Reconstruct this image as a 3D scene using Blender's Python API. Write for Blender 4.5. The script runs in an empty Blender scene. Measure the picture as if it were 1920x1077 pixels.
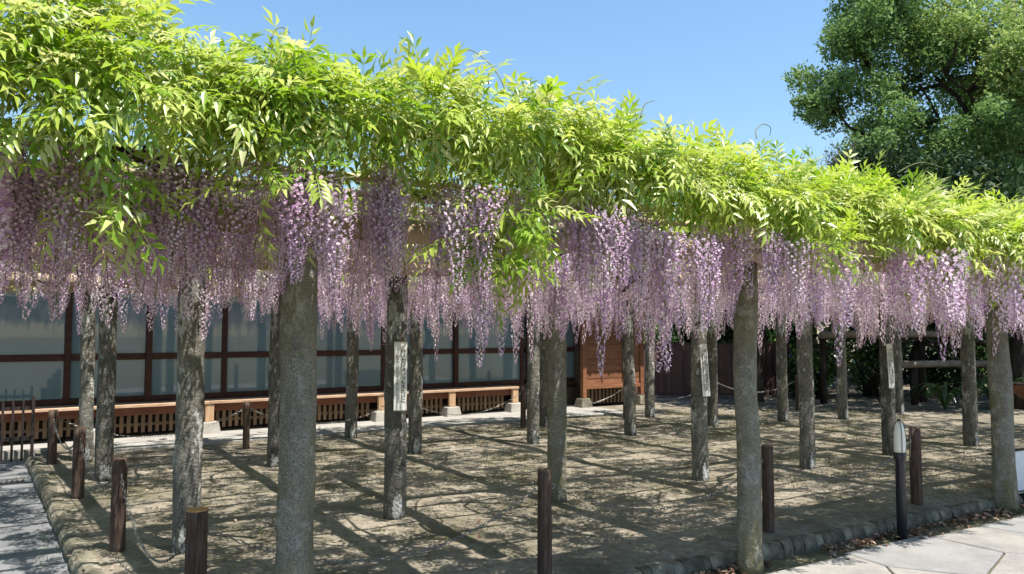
import bpy, bmesh, math, random
import numpy as np
from mathutils import Vector, Matrix, noise
random.seed(7); rng = np.random.default_rng(7)
R = math.radians; PI = math.pi
scene = bpy.context.scene
col = scene.collection

# ------------------------------------------------------------------ camera, sky, sun, exposure
cam_d = bpy.data.cameras.new('camera'); cam = bpy.data.objects.new('camera', cam_d); col.objects.link(cam)
cam_d.sensor_width = 36; cam_d.lens = 26.5; cam_d.clip_start = 0.05; cam_d.clip_end = 1500
cam.location = (0, 0, 1.6); cam.rotation_euler = (R(90 + 3.38), 0, 0)
scene.camera = cam
SUN = Vector((0.315, -0.22, 1.0)).normalized()
world = bpy.data.worlds.new('World'); scene.world = world; world.use_nodes = True
nt = world.node_tree; bg = nt.nodes['Background']
sky = nt.nodes.new('ShaderNodeTexSky'); sky.sky_type = 'NISHITA'; sky.sun_disc = False
sky.sun_elevation = math.asin(SUN.z); sky.sun_rotation = math.atan2(SUN.x, SUN.y)
sky.altitude = 0; sky.air_density = 1.7; sky.dust_density = 0.3; sky.ozone_density = 9.0
nt.links.new(sky.outputs[0], bg.inputs[0]); bg.inputs[1].default_value = 0.098
sun_d = bpy.data.lights.new('sun', 'SUN'); sun_d.energy = 5.0; sun_d.angle = R(0.5); sun_d.color = (1.0, 0.95, 0.87)
sun = bpy.data.objects.new('sun', sun_d); col.objects.link(sun)
sun.rotation_euler = (-SUN).to_track_quat('-Z', 'Y').to_euler(); sun.location = SUN * 40
vs = scene.view_settings; vs.view_transform = 'Standard'; vs.look = 'None'; vs.gamma = 1.0; vs.use_curve_mapping = False
vs.exposure = 1.0
scene.cycles.max_bounces = 8; scene.cycles.transmission_bounces = 6; scene.cycles.transparent_max_bounces = 8

# ------------------------------------------------------------------ materials
def newmat(name):
    m = bpy.data.materials.new(name); m.use_nodes = True
    t = m.node_tree; t.nodes.clear()
    o = t.nodes.new('ShaderNodeOutputMaterial')
    return m, t, o
def N(t, kind, **kw):
    n = t.nodes.new(kind)
    for k, v in kw.items():
        if k.startswith('i_'):
            n.inputs[k[2:].replace('_', ' ')].default_value = v
        else: setattr(n, k, v)
    return n
def ramp(t, fac, stops):
    r = t.nodes.new('ShaderNodeValToRGB'); e = r.color_ramp.elements
    while len(e) < len(stops): e.new(0.5)
    for i, (p, c) in enumerate(stops): e[i].position = p; e[i].color = (*c, 1)
    t.links.new(fac, r.inputs[0]); return r.outputs[0]
def mix(t, fac, a, b, mode='MIX'):
    m = t.nodes.new('ShaderNodeMix'); m.data_type = 'RGBA'; m.blend_type = mode
    for s, v in ((m.inputs[0], fac), (m.inputs[6], a), (m.inputs[7], b)):
        if hasattr(v, 'is_linked'): t.links.new(v, s)
        elif isinstance(v, (int, float)): s.default_value = v
        else: s.default_value = (*v, 1)
    return m.outputs[2]
def coords(t, scale=(1, 1, 1)):
    c = t.nodes.new('ShaderNodeTexCoord'); m = t.nodes.new('ShaderNodeMapping'); m.inputs['Scale'].default_value = scale
    t.links.new(c.outputs['Object'], m.inputs[0]); return m.outputs[0]
def noise_tex(t, vec, scale, detail=4, rough=0.55):
    n = N(t, 'ShaderNodeTexNoise'); n.inputs['Scale'].default_value = scale; n.inputs['Detail'].default_value = detail
    n.inputs['Roughness'].default_value = rough
    if vec is not None: t.links.new(vec, n.inputs['Vector'])
    return n.outputs['Fac']
def objrand(t): return N(t, 'ShaderNodeObjectInfo').outputs['Random']
def bump(t, h, strength, dist=0.01):
    b = N(t, 'ShaderNodeBump'); b.inputs['Strength'].default_value = strength; b.inputs['Distance'].default_value = dist
    t.links.new(h, b.inputs['Height']); return b.outputs[0]
def principled(t, o, color, rough=0.8, spec=0.3, normal=None, metal=0):
    p = N(t, 'ShaderNodeBsdfPrincipled')
    if hasattr(color, 'is_linked'): t.links.new(color, p.inputs['Base Color'])
    else: p.inputs['Base Color'].default_value = (*color, 1)
    if hasattr(rough, 'is_linked'): t.links.new(rough, p.inputs['Roughness'])
    else: p.inputs['Roughness'].default_value = rough
    p.inputs['Specular IOR Level'].default_value = spec; p.inputs['Metallic'].default_value = metal
    if normal is not None: t.links.new(normal, p.inputs['Normal'])
    if o is not None: t.links.new(p.outputs[0], o.inputs[0])
    return p
def math_(t, op, a, b):
    m = N(t, 'ShaderNodeMath'); m.operation = op
    for s, v in ((m.inputs[0], a), (m.inputs[1], b)):
        if hasattr(v, 'is_linked'): t.links.new(v, s)
        else: s.default_value = v
    return m.outputs[0]

def simple(name, stops, scale=8, rough=0.85, spec=0.25, bstr=0.4, bdist=0.01, stretch=(1, 1, 1), detail=5, rand=0.15, fine=None, metal=0):
    m, t, o = newmat(name); v = coords(t, stretch)
    n = noise_tex(t, v, scale, detail)
    c = ramp(t, n, stops)
    if rand:
        r = objrand(t); f = math_(t, 'MULTIPLY_ADD', r, 2 * rand); t.nodes[-1].inputs[2].default_value = 1 - rand
        c = mix(t, 1.0, c, f, 'MULTIPLY')
    h = noise_tex(t, v, fine or scale * 6, 6, 0.65)
    principled(t, o, c, rough, spec, bump(t, h, bstr, bdist), metal)
    return m

def leafmat(name, stops, trans=0.42, spec=0.35, rough=0.42):
    m, t, o = newmat(name)
    a = N(t, 'ShaderNodeAttribute', attribute_name='tint').outputs['Fac']
    f = math_(t, 'FRACT', math_(t, 'ADD', a, objrand(t)), 0)
    c = ramp(t, f, stops)
    p = principled(t, None, c, rough, spec)
    tr = N(t, 'ShaderNodeBsdfTranslucent')
    g = N(t, 'ShaderNodeHueSaturation'); g.inputs['Saturation'].default_value = 1.1; g.inputs['Value'].default_value = 1.15
    t.links.new(c, g.inputs['Color']); t.links.new(g.outputs[0], tr.inputs[0])
    mx = N(t, 'ShaderNodeMixShader'); mx.inputs[0].default_value = trans
    t.links.new(p.outputs[0], mx.inputs[1]); t.links.new(tr.outputs[0], mx.inputs[2]); t.links.new(mx.outputs[0], o.inputs[0])
    return m

M = {}
M['leaf'] = leafmat('wisteria_leaf', [(0, (.16, .28, .03)), (.3, (.26, .39, .045)), (.6, (.40, .49, .08)), (.85, (.50, .55, .16)), (1, (.60, .59, .28))], .46, .6, .32)
M['petal'] = leafmat('wisteria_petal', [(0, (.93, .82, .89)), (.35, (.85, .65, .81)), (.7, (.72, .48, .71)), (1, (.52, .30, .56))], 0.45, 0.2, 0.6)
M['stem'] = simple('green_stem', [(.3, (.16, .18, .05)), (.7, (.26, .26, .09))], 10, .7)
M['tendril'] = simple('tendril_green', [(.3, (.10, .11, .05)), (.7, (.22, .24, .10))], 10, .7)
M['vine_bark'] = simple('vine_bark', [(.3, (.035, .028, .022)), (.7, (.10, .085, .07))], 12, .95, .1, .9, .02, (1, 1, .4))
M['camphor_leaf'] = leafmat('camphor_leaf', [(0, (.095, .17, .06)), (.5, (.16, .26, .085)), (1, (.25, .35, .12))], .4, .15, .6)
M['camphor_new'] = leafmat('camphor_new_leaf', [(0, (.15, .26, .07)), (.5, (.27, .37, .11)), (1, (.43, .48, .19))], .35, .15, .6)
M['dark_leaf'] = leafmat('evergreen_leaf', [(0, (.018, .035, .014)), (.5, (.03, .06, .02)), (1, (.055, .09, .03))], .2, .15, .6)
M['shrub_leaf'] = leafmat('shrub_leaf', [(0, (.03, .065, .022)), (.5, (.055, .12, .03)), (1, (.12, .22, .05))], .3, .55, .25)
M['strap_leaf'] = leafmat('strap_leaf', [(0, (.04, .08, .03)), (1, (.10, .16, .05))], .25, .5, .3)
M['bark'] = simple('tree_bark', [(.3, (.025, .02, .016)), (.7, (.07, .058, .048))], 6, .95, .1, .9, .04, (1, 1, .3))
M['bare_twig'] = simple('bare_twig', [(.3, (.09, .08, .07)), (.7, (.17, .15, .14))], 6, .95, .1)

def granite(nm, wcol, cov, mul, fleck_cov, fleck_col):
    m, t, o = newmat(nm); v = coords(t)
    sp = N(t, 'ShaderNodeTexVoronoi'); sp.inputs['Scale'].default_value = 230; t.links.new(v, sp.inputs['Vector'])
    sepc = N(t, 'ShaderNodeSeparateColor'); t.links.new(sp.outputs['Color'], sepc.inputs[0])
    c = ramp(t, sepc.outputs[0], [(0, (.11, .10, .085)), (.35, (.23, .215, .18)), (.75, (.31, .295, .255)), (1, (.45, .43, .38))])
    big = noise_tex(t, coords(t, (1, 1, .35)), 3.2, 6, .6)
    c = mix(t, ramp(t, big, [(.60 - cov, (0, 0, 0)), (.78 - cov, (.85, .85, .85))]), c, wcol)
    li = noise_tex(t, v, 9, 6, .7)
    c = mix(t, ramp(t, li, [(.56, (0, 0, 0)), (.63, (.8, .8, .8))]), c, (.36, .36, .335))
    dk = noise_tex(t, coords(t, (1, 1, .6)), 7, 5, .65)
    c = mix(t, ramp(t, dk, [(.5, (0, 0, 0)), (.7, (.6, .6, .6))]), c, (.085, .085, .075))
    fleck_n = noise_tex(t, coords(t, (1, 1, .45)), 6.5, 9, .74)
    c = mix(t, ramp(t, fleck_n, [(.575 - fleck_cov, (0, 0, 0)), (.605 - fleck_cov, (.85, .85, .85))]), c, fleck_col)  # pale flecks: patches of sun painted into the stone colour
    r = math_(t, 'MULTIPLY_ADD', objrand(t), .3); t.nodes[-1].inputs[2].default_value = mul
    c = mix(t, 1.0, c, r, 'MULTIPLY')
    h = math_(t, 'ADD', noise_tex(t, v, 45, 8, .7), math_(t, 'MULTIPLY', noise_tex(t, v, 12, 4, .6), 2.0))
    principled(t, o, c, .9, .2, bump(t, h, 1.0, .02))
    return m
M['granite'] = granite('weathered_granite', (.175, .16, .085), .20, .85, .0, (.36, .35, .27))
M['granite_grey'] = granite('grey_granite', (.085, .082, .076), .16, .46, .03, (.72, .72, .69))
M['log'] = simple('pale_log', [(.25, (.25, .18, .12)), (.55, (.42, .32, .22)), (.8, (.52, .43, .32))], 7, .8, .25, .5, .01, (1, 1, 1))
M['old_log'] = simple('grey_brown_log', [(.25, (.14, .11, .08)), (.6, (.25, .205, .155)), (.8, (.36, .31, .25))], 7, .85, .2, .6, .01)
M['bamboo'] = simple('bamboo', [(.3, (.30, .24, .13)), (.7, (.48, .40, .25))], 5, .6)

def soil():
    m, t, o = newmat('bed_soil'); v = coords(t)
    n1 = noise_tex(t, v, 1.1, 6, .62); n2 = noise_tex(t, v, 14, 6, .7); n3 = noise_tex(t, v, 90, 4, .7)
    c = ramp(t, n2, [(.3, (.145, .122, .094)), (.5, (.24, .208, .166)), (.7, (.34, .305, .245))])
    c = mix(t, ramp(t, n1, [(.44, (0, 0, 0)), (.66, (.8, .8, .8))]), c, ramp(t, n3, [(.35, (.055, .05, .03)), (.65, (.13, .118, .074))]))
    c = mix(t, ramp(t, n3, [(.60, (0, 0, 0)), (.70, (.7, .7, .7))]), c, (.075, .06, .042))
    h = math_(t, 'ADD', math_(t, 'MULTIPLY', n3, .5), n2)
    principled(t, o, c, .97, .1, bump(t, h, .9, .02))
    return m
M['soil'] = soil()
M['dirt'] = simple('dark_dirt', [(.3, (.075, .06, .04)), (.7, (.16, .13, .09))], 9, .97, .1, .9, .02, rand=0)
M['joint_soil'] = simple('joint_soil', [(.3, (.10, .095, .05)), (.7, (.19, .17, .11))], 9, .97, .1, .9, .02, rand=0)
M['forest_floor'] = simple('ground_soil', [(.3, (.10, .09, .06)), (.7, (.19, .17, .11))], 2, .97, .1, .8, .03, rand=0)
M['concrete_apron'] = simple('pale_concrete', [(.3, (.25, .24, .22)), (.7, (.33, .315, .29))], 3, .92, .15, .3, .004, rand=0, fine=60)
M['path_slab'] = simple('grey_paving', [(.3, (.125, .128, .135)), (.7, (.18, .182, .187))], 5, .9, .2, .5, .006, fine=80, rand=.08)

def slabmat():
    m, t, o = newmat('granite_slab'); v = coords(t)
    n = noise_tex(t, v, 3.5, 8, .72); f = noise_tex(t, v, 60, 8, .8)
    r = objrand(t)
    a = ramp(t, r, [(0, (.22, .217, .212)), (.35, (.285, .262, .232)), (.7, (.24, .235, .225)), (1, (.30, .272, .238))])
    c = mix(t, ramp(t, n, [(.42, (0, 0, 0)), (.66, (.75, .75, .75))]), a, (.15, .148, .145))
    c = mix(t, ramp(t, f, [(.5, (0, 0, 0)), (.7, (.45, .45, .45))]), c, (.31, .30, .285))
    c = mix(t, ramp(t, f, [(.3, (.5, .5, .5)), (.44, (0, 0, 0))]), c, (.12, .117, .115))
    principled(t, o, c, .85, .25, bump(t, f, .5, .006))
    return m
M['slab'] = slabmat()
M['kerb'] = simple('mossy_kerb_stone', [(.25, (.085, .078, .055)), (.5, (.175, .16, .12)), (.75, (.32, .295, .24))], 11, .93, .15, 1.0, .015, rand=.38)
def wood(name, dark, light, grain=(1, 1, .06), scale=28, rough=.7, rand=.15, spec=.25):
    return simple(name, [(.3, dark), (.7, light)], scale, rough, spec, .35, .004, grain, rand=rand)
M['frame_wood'] = wood('dark_window_wood', (.040, .016, .011), (.075, .032, .022), (.2, .2, 1))
M['bench_wood'] = wood('veranda_cedar', (.40, .25, .155), (.56, .40, .28), (.15, .15, 1))
M['beam_wood'] = wood('reddish_beam', (.11, .042, .026), (.17, .07, .042), (.15, .15, 1))
M['post_wood'] = wood('cedar_post', (.38, .23, .13), (.55, .37, .23), (1, 1, .1))
M['slat_wood'] = wood('lattice_slat_wood', (.13, .082, .05), (.21, .14, .088), (1, 1, .1), rand=.25)
M['panel_wood'] = wood('panel_board_wood', (.16, .066, .034), (.255, .115, .058), (.1, .1, 1), rand=.16)
M['wall'] = simple('dark_plaster', [(.3, (.06, .045, .035)), (.7, (.09, .07, .055))], 4, .9)
M['roof'] = simple('roof_tile', [(.3, (.07, .072, .078)), (.7, (.14, .14, .15))], 5, .6, .4)
M['footing'] = simple('footing_concrete', [(.3, (.28, .26, .23)), (.7, (.38, .355, .32))], 6, .9)
def glass():
    m, t, o = newmat('film_glass'); v = coords(t)
    n = noise_tex(t, v, .6, 3)
    c = ramp(t, n, [(.3, (.13, .19, .21)), (.7, (.175, .245, .255))])
    p = principled(t, o, c, .03, 1.0); p.inputs['IOR'].default_value = 1.55
    return m
M['glass'] = glass()
def barkpost():
    m, t, o = newmat('bark_post'); v = coords(t, (1, 1, .07))
    n = noise_tex(t, v, 70, 5, .6); w = noise_tex(t, coords(t), 5, 5, .6)
    c = ramp(t, n, [(.3, (.028, .018, .014)), (.55, (.085, .055, .042)), (.75, (.15, .10, .08))])
    c = mix(t, ramp(t, w, [(.5, (0, 0, 0)), (.75, (.4, .4, .4))]), c, (.15, .12, .10))
    principled(t, o, c, .85, .25, bump(t, n, 1.0, .012)); return m
M['bark_post'] = barkpost()
M['cut_wood'] = simple('cut_end', [(.3, (.42, .22, .08)), (.7, (.62, .38, .17))], 20, .85)
M['dark_cut'] = simple('dark_cut_end', [(.3, (.10, .06, .04)), (.7, (.19, .12, .09))], 20, .85)
M['steel'] = simple('chain_steel', [(.3, (.16, .15, .135)), (.7, (.30, .28, .26))], 60, .45, .5, .2, .002, metal=.7)
M['black'] = simple('black_paint', [(.3, (.010, .011, .016)), (.7, (.018, .02, .03))], 20, .35, .5, .1, .002)
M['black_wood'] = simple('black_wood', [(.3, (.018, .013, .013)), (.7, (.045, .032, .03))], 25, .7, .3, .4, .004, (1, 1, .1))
M['acrylic'] = simple('white_acrylic', [(.3, (.74, .72, .62)), (.7, (.80, .78, .70))], 3, .35, .5, .02)
M['white'] = simple('white_panel', [(.3, (.68, .70, .72)), (.7, (.78, .79, .80))], 4, .45, .4, .05)
M['sign'] = simple('white_sign_board', [(.3, (.66, .65, .62)), (.7, (.80, .79, .76))], 9, .5, .4, .1)
M['ink'] = simple('black_ink', [(.3, (.015, .015, .015)), (.7, (.03, .03, .03))], 9, .6)
M['ink_faded'] = simple('grey_ink', [(.3, (.14, .14, .14)), (.7, (.26, .26, .26))], 9, .6)
M['fence_slat'] = simple('brown_fence_metal', [(.3, (.095, .048, .044)), (.7, (.15, .08, .072))], 3, .5, .4, .1, .003, rand=.3)
M['notice_wood'] = wood('notice_board_wood', (.17, .06, .035), (.27, .11, .06), (1, .1, 1))
M['dead_leaf'] = leafmat('dry_leaf', [(0, (.10, .055, .035)), (.4, (.20, .12, .08)), (.7, (.30, .20, .14)), (1, (.42, .30, .23))], .1, .3, .6)
M['grass'] = leafmat('short_grass', [(0, (.08, .10, .025)), (.6, (.17, .18, .05)), (1, (.30, .27, .12))], .3, .2, .6)

# ------------------------------------------------------------------ helpers
A30 = R(30); cA, sA = math.cos(A30), math.sin(A30)
def P(u, v, z=0.0): return Vector((u * cA - v * sA, u * sA + v * cA, z))
B33 = R(33); cB, sB = math.cos(B33), math.sin(B33)
def F(a, b, z=0.0): return Vector((a * cB - b * sB, 15.01 + a * sB + b * cB, z))

def tag(o, label=None, cat=None, group=None, kind=None):
    if label: o['label'] = label
    if cat: o['category'] = cat
    if group: o['group'] = group
    if kind: o['kind'] = kind
    return o
def empty(name, loc, label=None, cat=None, group=None, kind=None):
    o = bpy.data.objects.new(name, None); o.location = loc; o.empty_display_size = .1; col.objects.link(o)
    return tag(o, label, cat, group, kind)
def origin(o):
    p = Vector((0, 0, 0))
    while o is not None: p += o.location; o = o.parent
    return p
def link(name, me, parent=None, loc=(0, 0, 0)):
    o = bpy.data.objects.new(name, me); col.objects.link(o)
    if parent is not None: o.parent = parent
    o.location = loc; return o

class MB:
    def __init__(self): self.v = []; self.f = []
    def poly(self, pts): 
        n = len(self.v); self.v += [Vector(p) for p in pts]; self.f.append(tuple(range(n, n + len(pts))))
    def hexa(self, c):   # 8 corners: bottom ring 4, top ring 4
        n = len(self.v); self.v += [Vector(p) for p in c]
        for q in ((3, 2, 1, 0), (4, 5, 6, 7), (0, 1, 5, 4), (1, 2, 6, 5), (2, 3, 7, 6), (3, 0, 4, 7)):
            self.f.append(tuple(n + i for i in q))
        return self
    def box(self, fr, a0, a1, b0, b1, z0, z1):
        return self.hexa([fr(a0, b0, z0), fr(a1, b0, z0), fr(a1, b1, z0), fr(a0, b1, z0), fr(a0, b0, z1), fr(a1, b0, z1), fr(a1, b1, z1), fr(a0, b1, z1)])
    def rings(self, rings, cap=True):
        n0 = len(self.v); k = len(rings[0])
        for r in rings: self.v += [Vector(p) for p in r]
        for i in range(len(rings) - 1):
            for j in range(k):
                a = n0 + i * k + j; b = n0 + i * k + (j + 1) % k
                self.f.append((a, b, b + k, a + k))
        if cap:
            self.f.append(tuple(n0 + j for j in reversed(range(k))))
            self.f.append(tuple(n0 + (len(rings) - 1) * k + j for j in range(k)))
        return self
    def tube(self, pts, rad, n=8, cap=True, wob=0):
        pts = [Vector(p) for p in pts]; rings = []
        if not hasattr(rad, '__len__'): rad = [rad] * len(pts)
        up = None
        for i, p in enumerate(pts):
            d = (pts[min(i + 1, len(pts) - 1)] - pts[max(i - 1, 0)]).normalized()
            if up is None: up = d.orthogonal().normalized()
            x = (up - d * up.dot(d)).normalized(); y = d.cross(x); up = x
            rings.append([p + (x * math.cos(2 * PI * j / n) + y * math.sin(2 * PI * j / n)) * rad[i] * (1 + (random.uniform(-wob, wob) if wob else 0)) for j in range(n)])
        return self.rings(rings, cap)
    def lathe(self, c, prof, n=16):
        c = Vector(c)
        return self.rings([[c + Vector((r * math.cos(2 * PI * j / n), r * math.sin(2 * PI * j / n), z)) for j in range(n)] for r, z in prof])
    def build(self, name, mat, parent=None, smooth=False, bevel=0, kind=None, at=None):
        off = origin(parent) if parent is not None else Vector((0, 0, 0))
        if at is not None: at = Vector(at)
        base = at if at is not None else off
        me = bpy.data.meshes.new(name); me.from_pydata([tuple(p - base) for p in self.v], [], self.f)
        me.materials.append(M[mat] if isinstance(mat, str) else mat)
        if smooth: me.polygons.foreach_set('use_smooth', [True] * len(me.polygons))
        me.update(); o = link(name, me, parent, (base - off))
        if bevel:
            b = o.modifiers.new('bevel', 'BEVEL'); b.width = bevel; b.segments = 1; b.limit_method = 'ANGLE'
        if kind: o['kind'] = kind
        return o

def np_mesh(name, V, Fq, mats, parent=None, tint=None, midx=None, kind=None, smooth=False):
    me = bpy.data.meshes.new(name); nv, nf = len(V), len(Fq)
    me.vertices.add(nv); me.vertices.foreach_set('co', np.ascontiguousarray(V, dtype=np.float32).ravel())
    k = Fq.shape[1]
    me.loops.add(nf * k); me.loops.foreach_set('vertex_index', np.ascontiguousarray(Fq, dtype=np.int32).ravel())
    me.polygons.add(nf); me.polygons.foreach_set('loop_start', np.arange(0, nf * k, k, dtype=np.int32))
    me.polygons.foreach_set('loop_total', np.full(nf, k, dtype=np.int32))
    for m in mats: me.materials.append(M[m])
    if midx is not None: me.polygons.foreach_set('material_index', np.ascontiguousarray(midx, dtype=np.int32))
    if smooth: me.polygons.foreach_set('use_smooth', np.ones(nf, dtype=bool))
    me.update(calc_edges=True)
    if tint is not None:
        at = me.attributes.new('tint', 'FLOAT', 'POINT'); at.data.foreach_set('value', np.ascontiguousarray(tint, dtype=np.float32))
    me.validate()
    if name.startswith('_'): return me
    o = link(name, me, parent)
    if kind: o['kind'] = kind
    return o

def leaf_cloud(centers, radii, counts, size, squash=.8):
    """diamond leaves scattered in ellipsoid clumps (denser towards the shell)"""
    pos = []
    for c, r, n in zip(centers, radii, counts):
        d = rng.normal(size=(n, 3)); d /= np.linalg.norm(d, axis=1)[:, None]
        rr = r * rng.uniform(.15, 1, n) ** .55 * (1 + .22 * np.sin(d[:, 0] * 7 + d[:, 2] * 5 + c[0]))
        pos.append(np.array(c) + d * rr[:, None] * np.array([1, 1, squash]))
    pos = np.concatenate(pos); n = len(pos)
    nrm = rng.normal(size=(n, 3)) + np.array([0, 0, .7]); nrm /= np.linalg.norm(nrm, axis=1)[:, None]
    t = np.cross(nrm, rng.normal(size=(n, 3))); t /= np.linalg.norm(t, axis=1)[:, None]
    b = np.cross(nrm, t)
    s = size * rng.uniform(.6, 1.3, n)[:, None]
    V = np.stack([pos - t * s, pos + b * s * .45 + nrm * s * .12, pos + t * s, pos - b * s * .45 + nrm * s * .12], axis=1).reshape(-1, 3)
    Fq = np.arange(4 * n).reshape(-1, 4)
    tint = np.repeat(rng.uniform(0, .999, n), 4)
    return V, Fq, tint

def frame_rot(x, up):
    """rows: local x, y, z axes -> 3x3 arrays (n,3,3) with columns as axes"""
    x = x / np.linalg.norm(x, axis=-1, keepdims=True)
    y = np.cross(up, x); y /= np.linalg.norm(y, axis=-1, keepdims=True) + 1e-9
    z = np.cross(x, y)
    return np.stack([x, y, z], axis=-1)

# ------------------------------------------------------------------ ground, paths
g = MB(); g.poly([(-400, -200, -.16), (500, -200, -.16), (500, 900, -.16), (-400, 900, -.16)])
tag(g.build('ground', 'forest_floor'), kind='structure')
# raised bed under the trellis: a sheet with small relief
def bed_left(v): return -.34 + (11.2 - v) * .1
nu, nv_ = 190, 130
us = np.linspace(0, 1, nu); vv = np.concatenate([np.linspace(4.14, 12, 95), np.linspace(12.3, 26, nv_ - 95)])
V = []
for v in vv:
    for q in us:
        u = bed_left(v) + q ** 1.3 * 26
        p = P(u, v, 0); z = .018 * noise.noise(Vector((p.x * 1.7, p.y * 1.7, 0))) + .010 * noise.noise(Vector((p.x * 7, p.y * 7, 3)))
        if v > 11.3: z *= .25
        if v < 4.3: z -= .01
        V.append((p.x, p.y, z - .012))
idx = np.arange(nu * nv_).reshape(nv_, nu)
Fq = np.stack([idx[:-1, :-1], idx[:-1, 1:], idx[1:, 1:], idx[1:, :-1]], -1).reshape(-1, 4)
bed = np_mesh('planting_bed', np.array(V), Fq, ['soil'], smooth=True); tag(bed, kind='structure')
# pale apron along the hall
m_ = MB()
m_.hexa([P(.0, 11.55, -.05), P(9.6, 11.85, -.05), P(9.4, 14.6, -.05), P(-.2, 14.2, -.05), P(.0, 11.55, .012), P(9.6, 11.85, .012), P(9.4, 14.6, .012), P(-.2, 14.2, .012)])
m_.hexa([P(-9, 12.05, -.14), P(-.21, 12.05, -.14), P(-.21, 14.2, -.14), P(-9, 13.6, -.14), P(-9, 12.05, .012), P(-.21, 12.05, .012), P(-.21, 14.2, .012), P(-9, 13.6, .012)])
tag(m_.build('concrete_apron', 'concrete_apron'), kind='structure')

def clip(poly, nx, ny, c):
    out = []
    for i in range(len(poly)):
        a, b = poly[i], poly[(i + 1) % len(poly)]
        da, db = a[0] * nx + a[1] * ny - c, b[0] * nx + b[1] * ny - c
        if da <= 0: out.append(a)
        if (da < 0 < db) or (db < 0 < da):
            t = da / (da - db); out.append((a[0] + (b[0] - a[0]) * t, a[1] + (b[1] - a[1]) * t))
    return out
def slab_piece(name, poly, zt, th, mat, parent, gap=.012, jag=.008):
    cx = sum(p[0] for p in poly) / len(poly); cy = sum(p[1] for p in poly) / len(poly)
    pts = []
    for i in range(len(poly)):
        a, b = poly[i], poly[(i + 1) % len(poly)]
        L = math.hypot(b[0] - a[0], b[1] - a[1]); k = max(1, int(L / .16))
        for j in range(k):
            t = j / k; x, y = a[0] + (b[0] - a[0]) * t, a[1] + (b[1] - a[1]) * t
            d = math.hypot(x - cx, y - cy) or 1; s = gap / d + random.uniform(0, jag) / d
            pts.append((x + (cx - x) * s, y + (cy - y) * s))
    tilt = random.uniform(-.003, .003); tz = random.uniform(-.003, .004)
    zz = lambda p: zt + tz + (p[0] - cx) * tilt
    mb = MB(); ctr = [(x + (cx - x) * .02, y + (cy - y) * .02) for x, y in pts]
    mb.rings([[P(x, y, zt - th) for x, y in pts], [P(x, y, zz((x, y)) - .007) for x, y in pts], [P(x, y, zz((x, y))) for x, y in ctr]])
    return mb.build(name, mat, parent)
# natural stone pavement in front of the bed
pav = MB(); pav.hexa([P(-4, -5, -.155), P(16, -5, -.155), P(16, 4.05, -.155), P(-4, 4.05, -.155), P(-4, -5, -.118), P(16, -5, -.118), P(16, 4.05, -.118), P(-4, 4.05, -.118)])
pavement = pav.build('pavement', 'joint_soil'); tag(pavement, kind='structure')
seeds = []
for i in range(-1, 15):
    for j in range(5):
        seeds.append((1.6 + i * .98 + (j % 2) * .45 + random.uniform(-.26, .26), 3.48 - j * .72 + random.uniform(-.2, .2)))
for s in seeds:
    if not (2.0 < s[0] < 13 and s[1] > .8): continue
    edge = 3.84 + random.uniform(-.07, .02)
    poly = [(s[0] - 1.6, s[1] - 1.6), (s[0] + 1.6, s[1] - 1.6), (s[0] + 1.6, min(s[1] + 1.6, edge)), (s[0] - 1.6, min(s[1] + 1.6, edge))]
    for q in seeds:
        if q is s or abs(q[0] - s[0]) > 3 or abs(q[1] - s[1]) > 3: continue
        nx, ny = q[0] - s[0], q[1] - s[1]
        poly = clip(poly, nx, ny, (q[0] ** 2 + q[1] ** 2 - s[0] ** 2 - s[1] ** 2) / 2)
        if len(poly) < 3: break
    if len(poly) >= 3: slab_piece('paving_stone', poly, -.1, .02, 'slab', pavement, .007, .007)
# grey slab path on the left
pb = MB(); pb.hexa([P(-7, 2, -.155), P(.45, 2, -.155), P(-.38, 11.6, -.155), P(-7, 11.6, -.155), P(-7, 2, -.12), P(.45, 2, -.12), P(-.38, 11.6, -.12), P(-7, 11.6, -.12)])
path = pb.build('path', 'dirt'); tag(path, kind='structure')
for i in range(7):
    for j in range(9):
        u1 = -.02 - i * .62; v0 = 3.6 + j * .92 + (i % 2) * .4
        sh = lambda u, v: (u + .42 - (v - 4) * .105, v)
        slab_piece('paving_slab', [sh(u1 - .62, v0), sh(u1, v0), sh(u1, v0 + .92), sh(u1 - .62, v0 + .92)], -.1, .02, 'path_slab', path, .006, .002)

def kerb_stone(parent, p0, p1, wdt, zb, zt, side):
    """rough block from p0 to p1 (u,v pairs); side = unit (du,dv) towards the bed"""
    n = 5; rings = []
    for i in range(n):
        t = i / (n - 1); u = p0[0] + (p1[0] - p0[0]) * t; v = p0[1] + (p1[1] - p0[1]) * t
        e = .006 if i in (0, n - 1) else 0
        o = lambda: random.uniform(-.006, .006)
        prof = [(0 + e, zb), (-.006 + e + o(), zb + (zt - zb) * .5), (.004 + e + o(), zt - .03 - e + o()), (.03 + o(), zt - e + o() * .6), (wdt * .6 + o(), zt - e * .6 + o() * .6), (wdt - e + o(), zt - .012 - e), (wdt - e, zb)]
        rings.append([P(u + side[0] * q, v + side[1] * q, z) for q, z in prof])
    return MB().rings(rings).build('kerb_stone', 'kerb', parent, smooth=False, at=rings[0][0])
kerb = empty('kerb', P(4, 4.1, 0), kind='structure')
u = 1.2
while u < 8.0:
    L = random.uniform(.07, .21); kerb_stone(kerb, (u, 4.03 + random.uniform(-.006, .006)), (u + L - .003, 4.03 + random.uniform(-.006, .006)), .13, -.13, -.004 + random.uniform(-.009, .006), (0, 1)); u += L
side_kerb = empty('side_kerb', P(0, 7, 0), kind='structure')
v = 4.0
kb = lambda v: (-.47 + (11.2 - v) * .1)
while v < 11.2:
    L = random.uniform(.3, .62); kerb_stone(side_kerb, (kb(v), v), (kb(v + L - .005), v + L - .005), .14, -.13, .010 + random.uniform(-.006, .005), (1, .1)); v += L

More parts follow.
